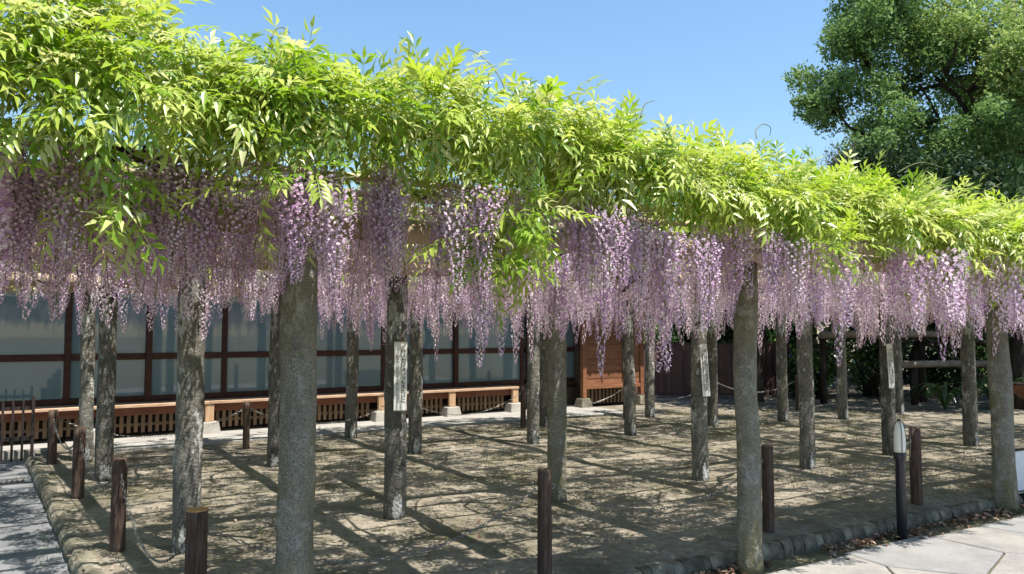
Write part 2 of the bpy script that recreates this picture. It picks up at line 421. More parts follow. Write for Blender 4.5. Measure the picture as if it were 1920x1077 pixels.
# ------------------------------------------------------------------ the wooden hall
hall = empty('wooden_hall', F(-3, 1, 0), 'long dark wooden hall with tall glazed sliding windows and a raised cedar veranda', 'building')
ML = [-10.9, -9.8, -8.7, -7.59, -6.49, -5.36, -3.95, -2.55, -1.02, .53]
for i in range(len(ML) - 1):
    a0, a1 = ML[i], ML[i + 1]; b = .45 + (.03 if i % 2 else 0)
    w = MB()
    w.box(F, a0 - .045, a0 + .045, b - .03, b + .06, .53, 2.36)
    for z0, z1 in ((.53, .605), (1.165, 1.265), (2.26, 2.36)): w.box(F, a0 + .045, a1 - .045, b - .02, b + .05, z0, z1)
    wo = w.build('window', 'frame_wood', hall, bevel=.004)
    for z0, z1 in ((.605, 1.165), (1.265, 2.26)):
        MB().box(F, a0 + .046, a1 - .046, b + .01, b + .02, z0 + .001, z1 - .001).build('pane', 'glass', wo)
# double jamb and narrow last window beside the shutter box
w = MB(); w.box(F, .485, .575, .42, .51, .53, 2.36); w.box(F, .90, 1.02, .40, .52, .53, 2.36); w.box(F, .61, .72, .38, .415, .53, 2.36)
for z0, z1 in ((.53, .605), (1.165, 1.265), (2.26, 2.36)): w.box(F, 1.02, 1.9, .44, .50, z0, z1)
wo = w.build('window', 'frame_wood', hall, bevel=.004)
for a0, a1 in ((.576, .899), (1.021, 1.9)):
    for z0, z1 in ((.605, 1.165), (1.265, 2.26)): MB().box(F, a0, a1, .465, .475, z0 + .001, z1 - .001).build('pane', 'glass', wo)
MB().box(F, -11, 2.0, .40, .60, .42, .528).build('sill', 'frame_wood', hall, bevel=.004)
w = MB(); w.box(F, -11, 3.3, .43, .62, 2.363, 3.05); w.box(F, 1.92, 3.4, .3, .5, .42, 2.36); w.box(F, -11, 3.4, .60, 6.2, .0, .4); w.box(F, -11.2, -11, .43, 6, 0, 3.3); w.box(F, 3.3, 3.42, .5, 6.2, .4, 3.3); w.box(F, -11, 3.3, 5.8, 6, .4, 3.3); w.box(F, -11, 3.3, .75, .85, .4, 2.36)
w.build('wall', 'wall', hall)
rf = MB()
prev = None; na = 150
def roofrow(b, z, dz):
    return [F(-12 + 16.2 * k / na, b, z + (.03 if k % 2 else 0) + dz) for k in range(na + 1)]
for (b0, z0), (b1, z1) in (((-.80, 2.97), (3.2, 4.35)), ((7.2, 2.98), (3.2, 4.35))):
    r0, r1 = roofrow(b0, z0, .02), roofrow(b1, z1, .02); r2 = roofrow(b0, z0 - .06, 0)
    n = len(rf.v); rf.v += r0 + r1 + r2; k = na + 1
    for j in range(na):
        rf.f.append((n + j, n + j + 1, n + k + j + 1, n + k + j)); rf.f.append((n + 2 * k + j, n + 2 * k + j + 1, n + j + 1, n + j))
roof = rf.build('roof', 'roof', hall)
MB().hexa([F(-12, -.76, 2.86), F(4.2, -.76, 2.86), F(4.2, 3.2, 4.2), F(-12, 3.2, 4.2), F(-12, -.76, 2.91), F(4.2, -.76, 2.91), F(4.2, 3.2, 4.27), F(-12, 3.2, 4.27)]).build('eave_board', 'frame_wood', roof)
MB().tube([F(-12.1, 3.2, 4.42), F(4.3, 3.2, 4.42)], .12, 10).build('ridge', 'roof', roof)
for k in range(30): MB().box(F, -11.8 + k * .52, -11.74 + k * .52, -.76, -.5, 2.76, 2.835).build('rafter_end', 'frame_wood', roof)
# veranda bench: planks, beam, posts on footings, lattice
posts_a = [.08, -1.34, -2.76, -4.2, -5.66, -7.15, -8.6, -10.0]
for i in range(len(posts_a) - 1):
    a1, a0 = posts_a[i] + (.075 if i == 0 else 0), posts_a[i + 1]
    for b0, b1 in ((-.03, .115), (.119, .26), (.264, .395)):
        MB().box(F, a0 + .002, a1 - .002, b0, b1, .468, .508 + random.uniform(-.001, .002)).build('veranda_plank', 'bench_wood', hall, bevel=.003)
MB().box(F, -10.6, .10, .055, .115, .345, .466).build('veranda_beam', 'beam_wood', hall, bevel=.004)
MB().box(F, -10.6, .10, .20, .24, .17, .21).build('lattice_rail', 'slat_wood', hall)
for a in posts_a:
    MB().box(F, a - .065, a + .065, -.015, .052, .19, .467).build('veranda_post', 'post_wood', hall, bevel=.005)
    f = MB(); f.hexa([F(a - .16, -.1, 0), F(a + .16, -.1, 0), F(a + .16, .2, 0), F(a - .16, .2, 0), F(a - .13, -.07, .188), F(a + .13, -.07, .188), F(a + .13, .17, .188), F(a - .13, .17, .188)])
    f.build('footing_stone', 'footing', hall, bevel=.012)
me_slat = None
a = -10.5; slat_src = None
def slat_at(a, b, z0, z1, wd=.052):
    global me_slat
    if me_slat is None:
        mb = MB().box(lambda x, y, z: Vector((x * cB - y * sB, x * sB + y * cB, z)), -wd / 2, wd / 2, 0, .022, 0, 1)
        o = mb.build('lattice_slat', 'slat_wood', None); me_slat = o.data; bpy.data.objects.remove(o)
    o = link('lattice_slat', me_slat, hall, F(a, b, z0) - hall.location); o.scale = (1, 1, z1 - z0)
while a < .0:
    if min(abs(a - p) for p in posts_a) > .10: slat_at(a, .176, .075 + random.uniform(-.006, .006), .343)
    a += .098
MB().box(F, -10.6, .2, .5, .56, 0.013, .42).build('underfloor_shade', 'black_wood', hall)  # black sheet standing in for the dark under the veranda
# shutter box (boarded panel) at the right end
pa0, pa1 = 1.75, 3.46
for a in (pa0, pa1 - .09):
    MB().box(F, a, a + .1, -.05, .05, .20, 2.6).build('panel_post', 'panel_wood', hall, bevel=.005)
    MB().hexa([F(a - .1, -.14, 0), F(a + .2, -.14, 0), F(a + .2, .16, 0), F(a - .1, .16, 0), F(a - .06, -.1, .197), F(a + .16, -.1, .197), F(a + .16, .12, .197), F(a - .06, .12, .197)]).build('footing_stone', 'kerb', hall, bevel=.012)
z = .46
while z < 2.5:
    h = .142; MB().hexa([F(pa0 + .102, -.012, z), F(pa1 - .092, -.012, z), F(pa1 - .092, .03, z), F(pa0 + .102, .03, z), F(pa0 + .102, -.004, z + h - .004), F(pa1 - .092, -.004, z + h - .004), F(pa1 - .092, .03, z + h - .004), F(pa0 + .102, .03, z + h - .004)]).build('panel_board', 'panel_wood', hall); z += h
for a in (2.30, 2.88): MB().box(F, a - .014, a + .014, -.035, -.014, .56, 2.5).build('batten', 'panel_wood', hall)
MB().box(F, pa0 + .101, pa1 - .091, -.045, .035, .385, .457).build('panel_sill', 'panel_wood', hall, bevel=.004)
a = pa0 + .16
while a < pa1 - .12: slat_at(a, .10, .06, .383, .052); a += .105
MB().box(F, .2, 3.4, .3, .36, .013, .42).build('underfloor_shade', 'black_wood', hall)  # same black sheet for the dark below the shutter box

# ------------------------------------------------------------------ trellis: stone pillars, logs, bamboo
trellis = empty('wisteria_trellis', P(6, 7, 0), 'wisteria trellis of rough granite pillars carrying a grid of pale logs and bamboo', 'trellis')
PIL = [(.15, 10.89, .085), (.31, 9.42, .088), (.74, 6.13, .092), (2.09, 9.33, .075), (1.0, 3.90, .088), (3.66, 11.21, .085), (2.44, 6.27, .092), (3.95, 9.43, .088), (5.75, 9.36, .088), (4.05, 6.15, .088), (6.99, 10.98, .08), (7.56, 9.39, .09), (5.92, 6.15, .088), (9.42, 9.49, .085), (4.215, 3.90, .086), (11.03, 9.37, .09), (7.53, 6.06, .085), (12.33, 9.11, .085), (9.30, 6.19, .088), (14.29, 9.28, .09), (11.01, 6.08, .09), (7.775, 3.98, .10), (9.4, 11.1, .085), (12.9, 6.1, .09), (11.4, 3.98, .10)]
FRONT = [4, 14, 21, 24]
pil_obj = []
for i, (u, v, r) in enumerate(PIL):
    zb = -.13 if i in FRONT else -.06; zt = 2.09; rings = []; n = 16; k = 26
    sd = random.uniform(0, 100); sides = random.choice([4, 5, 6]); ph = random.uniform(0, 6)
    lean = Vector((random.uniform(-.03, .03), random.uniform(-.03, .03), 0))
    if i == 21: lean = Vector((-.05, 0, 0))
    for q in range(k):
        t = q / (k - 1); z = zb + (zt - zb) * t; c = P(u, v, z) + lean * t + Vector((noise.noise(Vector((sd, z * 1.2, 0))), noise.noise(Vector((sd, 5, z * 1.2))), 0)) * .016
        rr = r * (1.05 - .08 * t); ring = []
        for j in range(n):
            th = 2 * PI * j / n; fac = 1 + .05 * math.cos(sides * (th + ph)) + .13 * noise.noise(Vector((math.cos(th) * 1.2 + sd, math.sin(th) * 1.2, z * 2.0))) + .085 * noise.noise(Vector((math.cos(th) * 3 + sd, math.sin(th) * 3, z * 8)))
            ring.append(c + Vector((math.cos(th), math.sin(th), 0)) * rr * fac)
        rings.append(ring)
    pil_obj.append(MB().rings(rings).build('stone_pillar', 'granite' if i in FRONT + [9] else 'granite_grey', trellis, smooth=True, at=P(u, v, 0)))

def log(name, p0, p1, r, mat='log', n=12, parent=trellis):
    L = (p1 - p0).length; k = max(3, int(L / .6)); pts = []; rad = []
    for i in range(k + 1):
        t = i / k; q = p0.lerp(p1, t) + Vector((random.uniform(-1, 1), random.uniform(-1, 1), random.uniform(-.5, .5))) * r * .16
        pts.append(q); rad.append(r * (1.05 - .18 * t) * random.uniform(.96, 1.04))
    d = (p1 - p0).normalized()
    pts = [pts[0] - d * .014] + pts + [pts[-1] + d * .014]; rad = [rad[0] * .82] + rad + [rad[-1] * .82]
    return MB().tube(pts, rad, n).build(name, mat, parent, smooth=True)
for v, z, u0, u1 in ((3.9, 2.155, -1.3, 5.2), (3.96, 2.17, 5.25, 13.6), (6.16, 2.155, -1.2, 6.3), (6.1, 2.15, 6.35, 14.2), (9.4, 2.15, -1.3, 6.4), (9.38, 2.16, 6.45, 15.2), (11.0, 2.15, -1.2, 5.0), (11.05, 2.16, 5.05, 10.6)):
    log('main_log', P(u0, v, z), P(u1, v + random.uniform(-.08, .08), z), .068)
for u0, v0, u1, v1, z in ((1.02, 3.55, .05, 11.4, 2.30), (2.35, 3.75, 2.05, 11.3, 2.30), (3.05, 4.0, 2.95, 7.5, 2.315), (4.42, 3.72, 3.85, 11.4, 2.29), (5.95, 3.7, 5.75, 11.3, 2.30), (7.72, 3.6, 7.35, 11.4, 2.30), (9.3, 3.6, 9.4, 11.5, 2.30), (11.1, 3.6, 11.0, 9.9, 2.30), (12.9, 3.7, 12.5, 10, 2.30), (14.3, 5.6, 14.3, 10, 2.30), (-.7, 3.6, -.9, 11.3, 2.30)):
    log('cross_log', P(u0, v0, z), P(u1, v1, z), .076)
for z in (1.86, 2.03): log('log_stub', P(7.70, 9.22, z), P(7.62, 11.1, z), .072)
v = 3.80
while v < 11.4:
    log('bamboo_pole', P(-1.5, v, 2.41), P(15 if v < 10 else 10.8, v + random.uniform(-.1, .1), 2.41), .021, 'bamboo', 8); v += .47

# ------------------------------------------------------------------ wisteria
vine = empty('wisteria_vine', P(7.05, 11.2, 0), 'sprawling wisteria with yellow green leaves and hanging lilac flower strings over the trellis', 'wisteria')
VO = np.array(vine.location)
PX = [(-1.6, 2.86), (.1, 3.0), (.33, 2.90), (.52, 2.58), (.70, 2.84), (.82, 2.86), (.98, 2.64), (1.15, 2.64), (1.53, 2.76), (2.0, 2.75), (2.3, 2.60), (2.72, 2.80), (3.1, 2.66), (3.7, 2.73), (4.4, 2.68), (5.04, 2.70), (6.6, 2.62), (9, 2.64), (12, 2.62), (15, 2.6)]
def ztop(u): return 1.6 + (np.interp(u, [p[0] for p in PX], [p[1] for p in PX]) - 1.6) * 1.05 - .03 - .04 * np.clip((u - 2) / 2, 0, 1)
ZL = [(-1.6, 2.22), (.1, 2.22), (.35, 2.27), (.8, 2.24), (1.1, 2.32), (1.6, 2.28), (2.3, 2.26), (3.2, 2.20), (4.4, 2.12), (5.2, 2.16), (6.5, 2.08), (9, 2.12), (15, 2.1)]
def zlow(u): return np.interp(u, [p[0] for p in ZL], [p[1] for p in ZL])

# --- compound leaf variants
def compound_leaf(seed):
    r = np.random.default_rng(seed); L = r.uniform(.18, .26); droop = r.uniform(.10, .42); np_ = int(r.integers(4, 6)); V = []; Fq = []; T = []
    def ax(t): return np.array([L * t * (1 - .15 * droop * t), 0, -L * droop * 1.6 * t * t + .03 * t])
    # rachis as a thin strip
    pts = [ax(t) for t in (0, .5, 1)]
    n = 0
    for a, b in zip(pts[:-1], pts[1:]):
        w = np.array([0, .0018, 0]); V += [a - w, a + w, b + w, b - w]; Fq.append([n, n + 1, n + 2, n + 3]); n += 4; T += [.75] * 4
    items = []
    for i in range(np_):
        t = .26 + .66 * i / (np_ - 1)
        for s in (-1, 1): items.append((t + r.uniform(-.02, .02), s, R(62 - 26 * t + r.uniform(-9, 9))))
    items.append((1.0, 0, 0))
    for t, s, ang in items:
        b = ax(t); ln = r.uniform(.078, .104) * (1 - .25 * abs(t - .55)); w = ln * r.uniform(.115, .15)
        sag = r.uniform(.3, 1.25)
        d = np.array([math.cos(ang), s * math.sin(ang), 0]); d2 = np.array([d[0], d[1], -sag]); d2 /= np.linalg.norm(d2)
        d1 = np.array([d[0], d[1], -.15 * sag]); d1 /= np.linalg.norm(d1)
        side = np.cross([0, 0, 1], d); side /= np.linalg.norm(side)
        mid = b + d1 * ln * .45; tip = mid + d2 * ln * .6; up = np.array([0, 0, 1.0]) * w * .38
        V += [b, mid - side * w + up, mid, mid + side * w + up, tip]
        Fq += [[n, n + 2, n + 4, n + 1], [n, n + 3, n + 4, n + 2]]; n += 5; tt = r.uniform(0, .10); T += [tt] * 5
    return np.array(V), np.array(Fq), np.array(T)
LV = [compound_leaf(100 + i) for i in range(14)]

# --- tufts of leaves: position + axis
tp, ta, tw = [], [], []
def add_tufts(pos, axis, n=None):
    tp.append(pos); ta.append(axis)
def uv2w(u, v, z): return np.stack([u * cA - v * sA, u * sA + v * cA, z], -1)
def lumpy(u, v, s=1.6, o=0.0): return np.array([noise.noise(Vector((a * s, b * s, o))) for a, b in zip(u, v)])
# front curtain
n = 1600; u = -1.6 + 15.4 * rng.uniform(0, 1, n) ** 1.15; q = rng.uniform(0, 1, n); zt_, zl_ = ztop(u), zlow(u) + .22 + .17 * np.exp(-((u - 1.75) / 1.0) ** 2) + .12 * lumpy(u, u * 0, 3.1, 4)
z = zl_ + (zt_ - zl_) * q
v = 3.06 + .42 * q ** 1.3 + .12 * (1 - q) ** 4 + rng.uniform(-.06, .20, n) + .10 * lumpy(u, z * 2, 2.2)
ax = uv2w(rng.normal(0, .45, n), -1.0 + rng.normal(0, .25, n), .15 + .9 * q + rng.normal(0, .25, n)) 
add_tufts(uv2w(u, v, z - .04), ax)
# top blanket
n = 11000; u = -2.2 + 16.8 * rng.uniform(0, 1, n); v = 3.3 + 8.1 * rng.uniform(0, 1, n) ** 1.1
keep = ((.55 * lumpy(u, v, 3.8, 2.5) + .3 * lumpy(u, v, 1.3, 6.5) + rng.normal(0, .10, n) > .05) | (v < 4.0)) & ~((v < 4.0) & (rng.uniform(0, 1, n) < .3)) & ~((u > 10.9) & (v > 10))
u, v = u[keep], v[keep]; n = len(u)
z = np.where(v < 4.2, ztop(u) - .06, 2.58) + .09 * lumpy(u, v, 1.4) - rng.uniform(0, .26, n)
add_tufts(uv2w(u, v, z), np.stack([rng.normal(0, .6, n), rng.normal(0, .6, n) - .15, np.ones(n)], -1))
# left flank
n = 260; u = -2.1 + rng.uniform(-.15, .2, n); v = 3.3 + 8 * rng.uniform(0, 1, n); z = 2.15 + .5 * rng.uniform(0, 1, n)
add_tufts(uv2w(u, v, z), uv2w(-np.ones(n), rng.normal(0, .4, n), .5 + rng.normal(0, .3, n)))
# hanging sprays that dip in front of the flowers
for (X, Y, z0, z1, k, sp) in ((-1.62, 2.95, 2.30, 2.12, 6, .12), (-1.47, 2.98, 2.18, 2.08, 3, .06), (-.05, 3.66, 2.26, 1.93, 13, .10), (-.0, 3.62, 2.2, 2.12, 9, .16), (1.98, 4.75, 2.2, 2.05, 8, .14), (4.1, 6.3, 2.2, 2.02, 12, .16), (3.3, 5.7, 2.2, 2.1, 8, .14), (-.9, 3.1, 2.30, 2.2, 5, .1)):
    t = rng.uniform(0, 1, k)
    add_tufts(np.stack([X + rng.normal(0, sp, k), Y + rng.normal(0, .06, k), z0 + (z1 - z0) * t], -1), np.stack([rng.normal(.2, .5, k), -.8 + rng.normal(0, .3, k), rng.normal(-.1, .4, k)], -1))
tp = np.concatenate(tp); ta = np.concatenate(ta)
tu, tv = tp[:, 0] * cA + tp[:, 1] * sA, -tp[:, 0] * sA + tp[:, 1] * cA
gap = np.zeros(len(tp), bool)
for gu in (1.03, 3.05, 4.42): gap |= (np.abs(tu - gu - .08) < .2) & (tv < 4.1) & (tp[:, 2] < 2.42)
tp, ta = tp[~gap], ta[~gap]; ta /= np.linalg.norm(ta, axis=1)[:, None]
per = rng.integers(3, 6, len(tp))
Lp = np.repeat(tp, per, 0); La = np.repeat(ta, per, 0); nL = len(Lp)
Lt = np.repeat(rng.uniform(0, 1, len(tp)), per)
ref = np.cross(La, rng.normal(size=(nL, 3))); ref /= np.linalg.norm(ref, axis=1)[:, None]
inc = np.radians(rng.uniform(35, 95, nL))[:, None]
Ld = La * np.cos(inc) + ref * np.sin(inc); Ld[:, 2] -= .30
Lp = Lp + Ld * .03
upv = np.tile(np.array([0, 0, 1.0]), (nL, 1)) + rng.normal(0, .28, (nL, 3)) + La * .35
LR = frame_rot(Ld, upv); Ls = rng.uniform(.66, 1.14, nL); Lk = rng.integers(0, len(LV), nL)
Ltint = (Lt * .55 + rng.uniform(0, .45, nL) + .12 * (Lp[:, 2] - 2.3)) % 1
# projected position for picking the leaves that show largest
dist = np.linalg.norm(Lp - np.array([0, 0, 1.6]), axis=1); px = Lp[:, 0] / np.maximum(Lp[:, 1], .1)
vloc = -Lp[:, 0] * sA + Lp[:, 1] * cA
score = np.where((np.abs(px) < .66) & (Lp[:, 1] > 1.5) & (vloc < 3.25), dist, 99)
order = np.argsort(score); near = order[:290]; isnear = np.zeros(nL, bool); isnear[near] = True
leaf_me = [np_mesh('_compound_leaf', *LV[k][:2], ['leaf'], tint=LV[k][2]) for k in range(len(LV))]
for me in leaf_me: me.name = 'compound_leaf'
for i in near:
    o = link('compound_leaf', leaf_me[Lk[i]], vine)
    mt = Matrix.Identity(4)
    for r_ in range(3):
        for c_ in range(3): mt[r_][c_] = LR[i, r_, c_] * Ls[i]
        mt[r_][3] = Lp[i, r_] - VO[r_]
    o.matrix_basis = mt
def merge(variants, kidx, Rm, S, Pos, tint, sel):
    Vs, Fs, Ts, Ms, off = [], [], [], [], 0
    for k, var in enumerate(variants):
        w = np.where((kidx == k) & sel)[0]
        if not len(w): continue
        V0, F0, T0 = var[:3]
        S_ = S[w][:, None, :] if S.ndim == 2 else S[w][:, None, None]
        V = np.einsum('nij,nvj->nvi', Rm[w], V0[None] * S_) + Pos[w][:, None, :]
        m = len(V0); Vs.append(V.reshape(-1, 3)); Fs.append((F0[None] + (np.arange(len(w)) * m)[:, None, None]).reshape(-1, F0.shape[1]) + off)
        Ts.append(((T0[None] + tint[w][:, None]) % 1).reshape(-1)); off += m * len(w)
        if len(var) > 3: Ms.append(np.tile(var[3], len(w)))
    return np.concatenate(Vs), np.concatenate(Fs), np.concatenate(Ts), (np.concatenate(Ms) if Ms else None)
V, Fq, T, _ = merge(LV, Lk, LR, Ls, Lp - VO, Ltint, ~isnear)
np_mesh('foliage', V, Fq, ['leaf'], vine, T, kind='stuff')

# --- flower strings
def raceme(seed, nfl, fine, LL):
    """unit string: length 1 along -z, radius in metres at scale 1 (radial scale separate)"""
    r = np.random.default_rng(seed); V = []; Fq = []; T = []; mi = []; n = 0
    sway = r.uniform(-.03, .03, 2)
    def axp(t): return np.array([sway[0] * math.sin(t * 4), sway[1] * math.sin(t * 3 + 1), -t * LL])
    ts = np.linspace(0, 1, 6 if fine else 4)
    for a, b in zip(ts[:-1], ts[1:]):
        for w in ((np.array([.0022, 0, 0]), np.array([0, .0022, 0]))[:2 if fine else 1]):
            V += [axp(a) - w, axp(a) + w, axp(b) + w * .6, axp(b) - w * .6]; Fq.append([n, n + 1, n + 2, n + 3]); n += 4; T += [.5] * 4; mi.append(1)
    for i in range(nfl):
        t = .06 + .93 * ((i + r.uniform(0, .8)) / nfl) ** .92
        rad = (.066 * (1 - t) ** .7 + .006) * r.uniform(.75, 1.15); sz = (.0135 if fine else .022) * (1.1 - .62 * t) * r.uniform(.85, 1.2)
        th = i * 2.39996 + r.uniform(-.3, .3); d = np.array([math.cos(th), math.sin(th), 0.0]); dn = np.array([-d[1], d[0], 0])
        base = axp(t); c = base + d * rad + np.array([0, 0, -rad * .25])
        tn = r.uniform(0, .30)
        if fine and t < .97:
            w = dn * .0012; V += [base - w, base + w, c + w, c - w]; Fq.append([n, n + 1, n + 2, n + 3]); n += 4; T += [.5] * 4; mi.append(1)
        up = np.array([0, 0, 1.0]) * .9 + d * .35; up /= np.linalg.norm(up)
        if fine:
            out = d * sz * .25
            fo = r.uniform(-.2, .75); up = up + dn * r.uniform(-.35, .35) + d * r.uniform(-.3, .3)
            V += [c, c + dn * sz * .72 + up * sz * .45 + out * fo, c + dn * sz * .5 + up * sz * 1.15 - out * fo, c + up * sz * 1.4 + out * 1.2, c - dn * sz * .5 + up * sz * 1.15 - out * fo, c - dn * sz * .72 + up * sz * .45 + out * fo]
            Fq += [[n, n + 1, n + 2, n + 3], [n, n + 3, n + 4, n + 5]]; T += [tn] * 6; n += 6; mi += [0, 0]
            k = d * sz * 1.15 - up * sz * .65; V += [c, c + dn * sz * .35 + k * .55, c + k, c + k * .45 - up * sz * .45, c - dn * sz * .35 + k * .55]
            Fq += [[n, n + 1, n + 2, n + 3], [n, n + 3, n + 2, n + 4]]; T += [tn + .42] * 5; n += 5; mi += [0, 0]
        else:
            V += [c - up * sz * .1, c + dn * sz * .8 + up * sz * .6 + d * sz * .2, c + up * sz * 1.25, c - dn * sz * .8 + up * sz * .6 + d * sz * .2]
            Fq.append([n, n + 1, n + 2, n + 3]); T += [tn] * 4; n += 4; mi.append(0)
            k = d * sz * .9 - up * sz * .5; V += [c, c + dn * sz * .45 + k * .4, c + k, c - dn * sz * .45 + k * .4]
            Fq.append([n, n + 1, n + 2, n + 3]); T += [tn + .42] * 4; n += 4; mi.append(0)
    return np.array(V), np.array(Fq), np.array(T), np.array(mi)
LLS = (.45, .55, .65, .5, .6, .7)
RF = [raceme(300 + i, int(215 * l + 30), True, l) for i, l in enumerate(LLS)]
RC = [raceme(400 + i, int(115 * l + 15), False, l) for i, l in enumerate(LLS)]
rp, rl, rw = [], [], []
def add_rac(u, v, z, l, w=None):
    rp.append(uv2w(u, v, z)); rl.append(l); rw.append(np.ones(len(u)) if w is None else w)
# clusters: strings hang in bunches below the poles
n = 2700; u = -1.9 + 16.5 * rng.uniform(0, 1, n) ** 1.08; v = 3.25 + 8.1 * rng.uniform(0, 1, n) ** 1.15
keep = (lumpy(u, v, 2.4, 8) > -.08) & ~((u > 10.9) & (v > 10)); u, v = u[keep], v[keep]; n = len(u)
add_rac(u, v, 2.42 - rng.uniform(0, .16, n), rng.uniform(.40, .80, n) * (.58 + .42 * np.clip((u + 1.2) / 4.2, 0, 1)) * (1 + .5 * lumpy(u, v, 2.2, 3)) * rng.uniform(.72, 1.22, n))
n = 460; u = -1.5 + 11.5 * rng.uniform(0, 1, n) ** 1.2; v = rng.uniform(2.98, 3.6, n); v = np.where(u < .75, v + .55, v); k_ = lumpy(u, v, 2.6, 12) > -.10; u, v = u[k_], v[k_]; n = len(u)
add_rac(u, v, 2.33 + .07 * np.exp(-((u - 1.75) / 1.0) ** 2) - rng.uniform(0, .12, n) - .10 * np.clip((3.4 - v) / .4, 0, 1), rng.uniform(.34, .60, n))
n = 240; u = rng.uniform(-1.3, 1.3, n); v = rng.uniform(3.35, 4.6, n); k_ = lumpy(u, v, 3.0, 17) > -.15; u, v = u[k_], v[k_]; n = len(u)
add_rac(u, v, 2.42 - rng.uniform(0, .16, n), rng.uniform(.32, .58, n))
# a few long ones that stand out in the photograph
def at_px(x, y, d): # place on a ray of the photograph at depth d (metres)
    return (x - 960) / 1414 * d, d, 1.6 + (622 - y) / 1414 * d
spec = [(902, 470, 690, 3.55), (896, 430, 600, 3.6), (905, 480, 650, 3.65), (560, 330, 500, 3.2), (548, 335, 520, 3.25), (572, 335, 470, 3.22), (738, 290, 480, 3.45), (725, 300, 440, 3.5), (752, 310, 520, 3.5), (655, 330, 560, 3.6), (670, 330, 600, 3.8), (690, 360, 640, 4.0), (1238, 430, 650, 5.0), (1232, 420, 600, 4.9), (1048, 530, 640, 4.6), (1040, 500, 610, 4.6), (870, 330, 420, 3.6), (1078, 360, 520, 4.2), (1090, 400, 560, 4.3), (640, 350, 540, 3.6), (1240, 560, 700, 5.3), (386, 520, 640, 5.4), (1640, 480, 600, 5.6), (1755, 480, 570, 5.9), (1820, 470, 600, 6.2)]
for x, y0, y1, d in spec:
    X, Y, z0 = at_px(x, y0, d); z1 = at_px(x, y1, d)[2]
    rp.append(np.array([[X, Y, z0]])); rl.append(np.array([z0 - z1])); rw.append(np.array([.95]))
rp = np.concatenate(rp); rl = np.concatenate(rl); rw = np.concatenate(rw)
ru, rv = rp[:, 0] * cA + rp[:, 1] * sA, -rp[:, 0] * sA + rp[:, 1] * cA
gap = np.zeros(len(rp), bool)
for gu in (1.03, 3.05, 4.42): gap |= (np.abs(ru - gu - .05) < .11) & (rv < 4.1)   # log ends stay bare of flowers
rp, rl, rw = rp[~gap], rl[~gap], rw[~gap]; nR = len(rp)
ang = rng.uniform(0, 2 * PI, nR); tl = rng.normal(0, .035, (nR, 2))
RR = np.zeros((nR, 3, 3)); RR[:, 0, 0] = np.cos(ang); RR[:, 0, 1] = -np.sin(ang); RR[:, 1, 0] = np.sin(ang); RR[:, 1, 1] = np.cos(ang); RR[:, 2, 2] = 1
RR[:, 0, 2] = tl[:, 0]; RR[:, 1, 2] = tl[:, 1]
Rk = rng.integers(0, len(RF), nR); RS = np.stack([rw, rw, rl / np.array(LLS)[Rk]], -1); RS[:, :2] *= rng.uniform(.8, 1.1, nR)[:, None]
Rt = rng.uniform(0, .42, nR)
# floret shapes are stretched by the string length in z; undo by building strings at their length
def restretch(var, l):
    return var
d_ = np.linalg.norm(rp - np.array([0, 0, 1.6]), axis=1); px = rp[:, 0] / np.maximum(rp[:, 1], .1)
order = np.argsort(np.where((np.abs(px) < .68) & (rp[:, 1] > 1.5), d_, 99)); nearR = order[:290]; isR = np.zeros(nR, bool); isR[nearR] = True
rac_me = [np_mesh('_flower_string', RF[k][0], RF[k][1], ['petal', 'stem'], tint=RF[k][2], midx=RF[k][3]) for k in range(len(RF))]
for me in rac_me: me.name = 'flower_string'
for i in nearR:
    o = link('flower_string', rac_me[Rk[i]], vine); mt = Matrix.Identity(4)
    for r_ in range(3):
        for c_ in range(3): mt[r_][c_] = RR[i, r_, c_] * RS[i, c_]
        mt[r_][3] = rp[i, r_] - VO[r_]
    o.matrix_basis = mt
V, Fq, T, mi = merge(RC, Rk, RR, RS, rp - VO, Rt, ~isR)
np_mesh('flower_mass', V, Fq, ['petal', 'stem'], vine, T, mi, kind='stuff')

# --- woody branches inside the canopy, trunk on the far pillar, tendrils
def wander(p, d, L, r0, r1, step=.12, curl=.5, zlo=2.30, zhi=2.5):
    pts = [Vector(p)]; d = Vector(d).normalized()
    for i in range(int(L / step)):
        d = (d + Vector((random.gauss(0, curl), random.gauss(0, curl), random.gauss(0, curl * .6))) * .5).normalized()
        if -pts[-1].x * sA + pts[-1].y * cA < 4.1: d = d + Vector((-sA, cA, 0)) * .9
        q = pts[-1] + d * step
        d.z += (.5 * (zlo + zhi) - q.z) * 1.2; pts.append(q)
    return pts, [r0 + (r1 - r0) * i / (len(pts) - 1) for i in range(len(pts))]
for i in range(60):
    u = random.uniform(-1.2, 10) if i > 14 else random.uniform(-.6, 5); v = random.uniform(4.0, 4.6) if i < 15 else random.uniform(4, 11)
    pts, rad = wander(P(u, v, 2.46), P(random.uniform(-1, 1), random.uniform(-.3, 1), .0), random.uniform(1.0, 2.4), random.uniform(.016, .034), .006)
    MB().tube(pts, rad, 7).build('branch', 'vine_bark', vine, smooth=True)
for (x, y, d) in ((205, 262, 3.2), (160, 265, 3.3), (1120, 450, 5.1), (1180, 510, 5.4)):
    X, Y, z = at_px(x, y, d)
    for k in range(3):
        pts, rad = wander((X + random.uniform(-.1, .1), Y + .1, z), (random.uniform(-1, 1), .3, random.uniform(-.4, .2)), random.uniform(.3, .6), random.uniform(.012, .024), .006, .07, .7, z - .2, z + .12)
        MB().tube(pts, rad, 7).build('branch', 'vine_bark', vine, smooth=True)
tr = [P(7.05 + .10 * math.cos(k * .8), 11.12 + .11 * math.sin(k * .8), -.05 + k * .18) for k in range(15)]
MB().tube(tr, [.07 - .002 * k for k in range(15)], 10, wob=.08).build('trunk', 'vine_bark', vine, smooth=True)
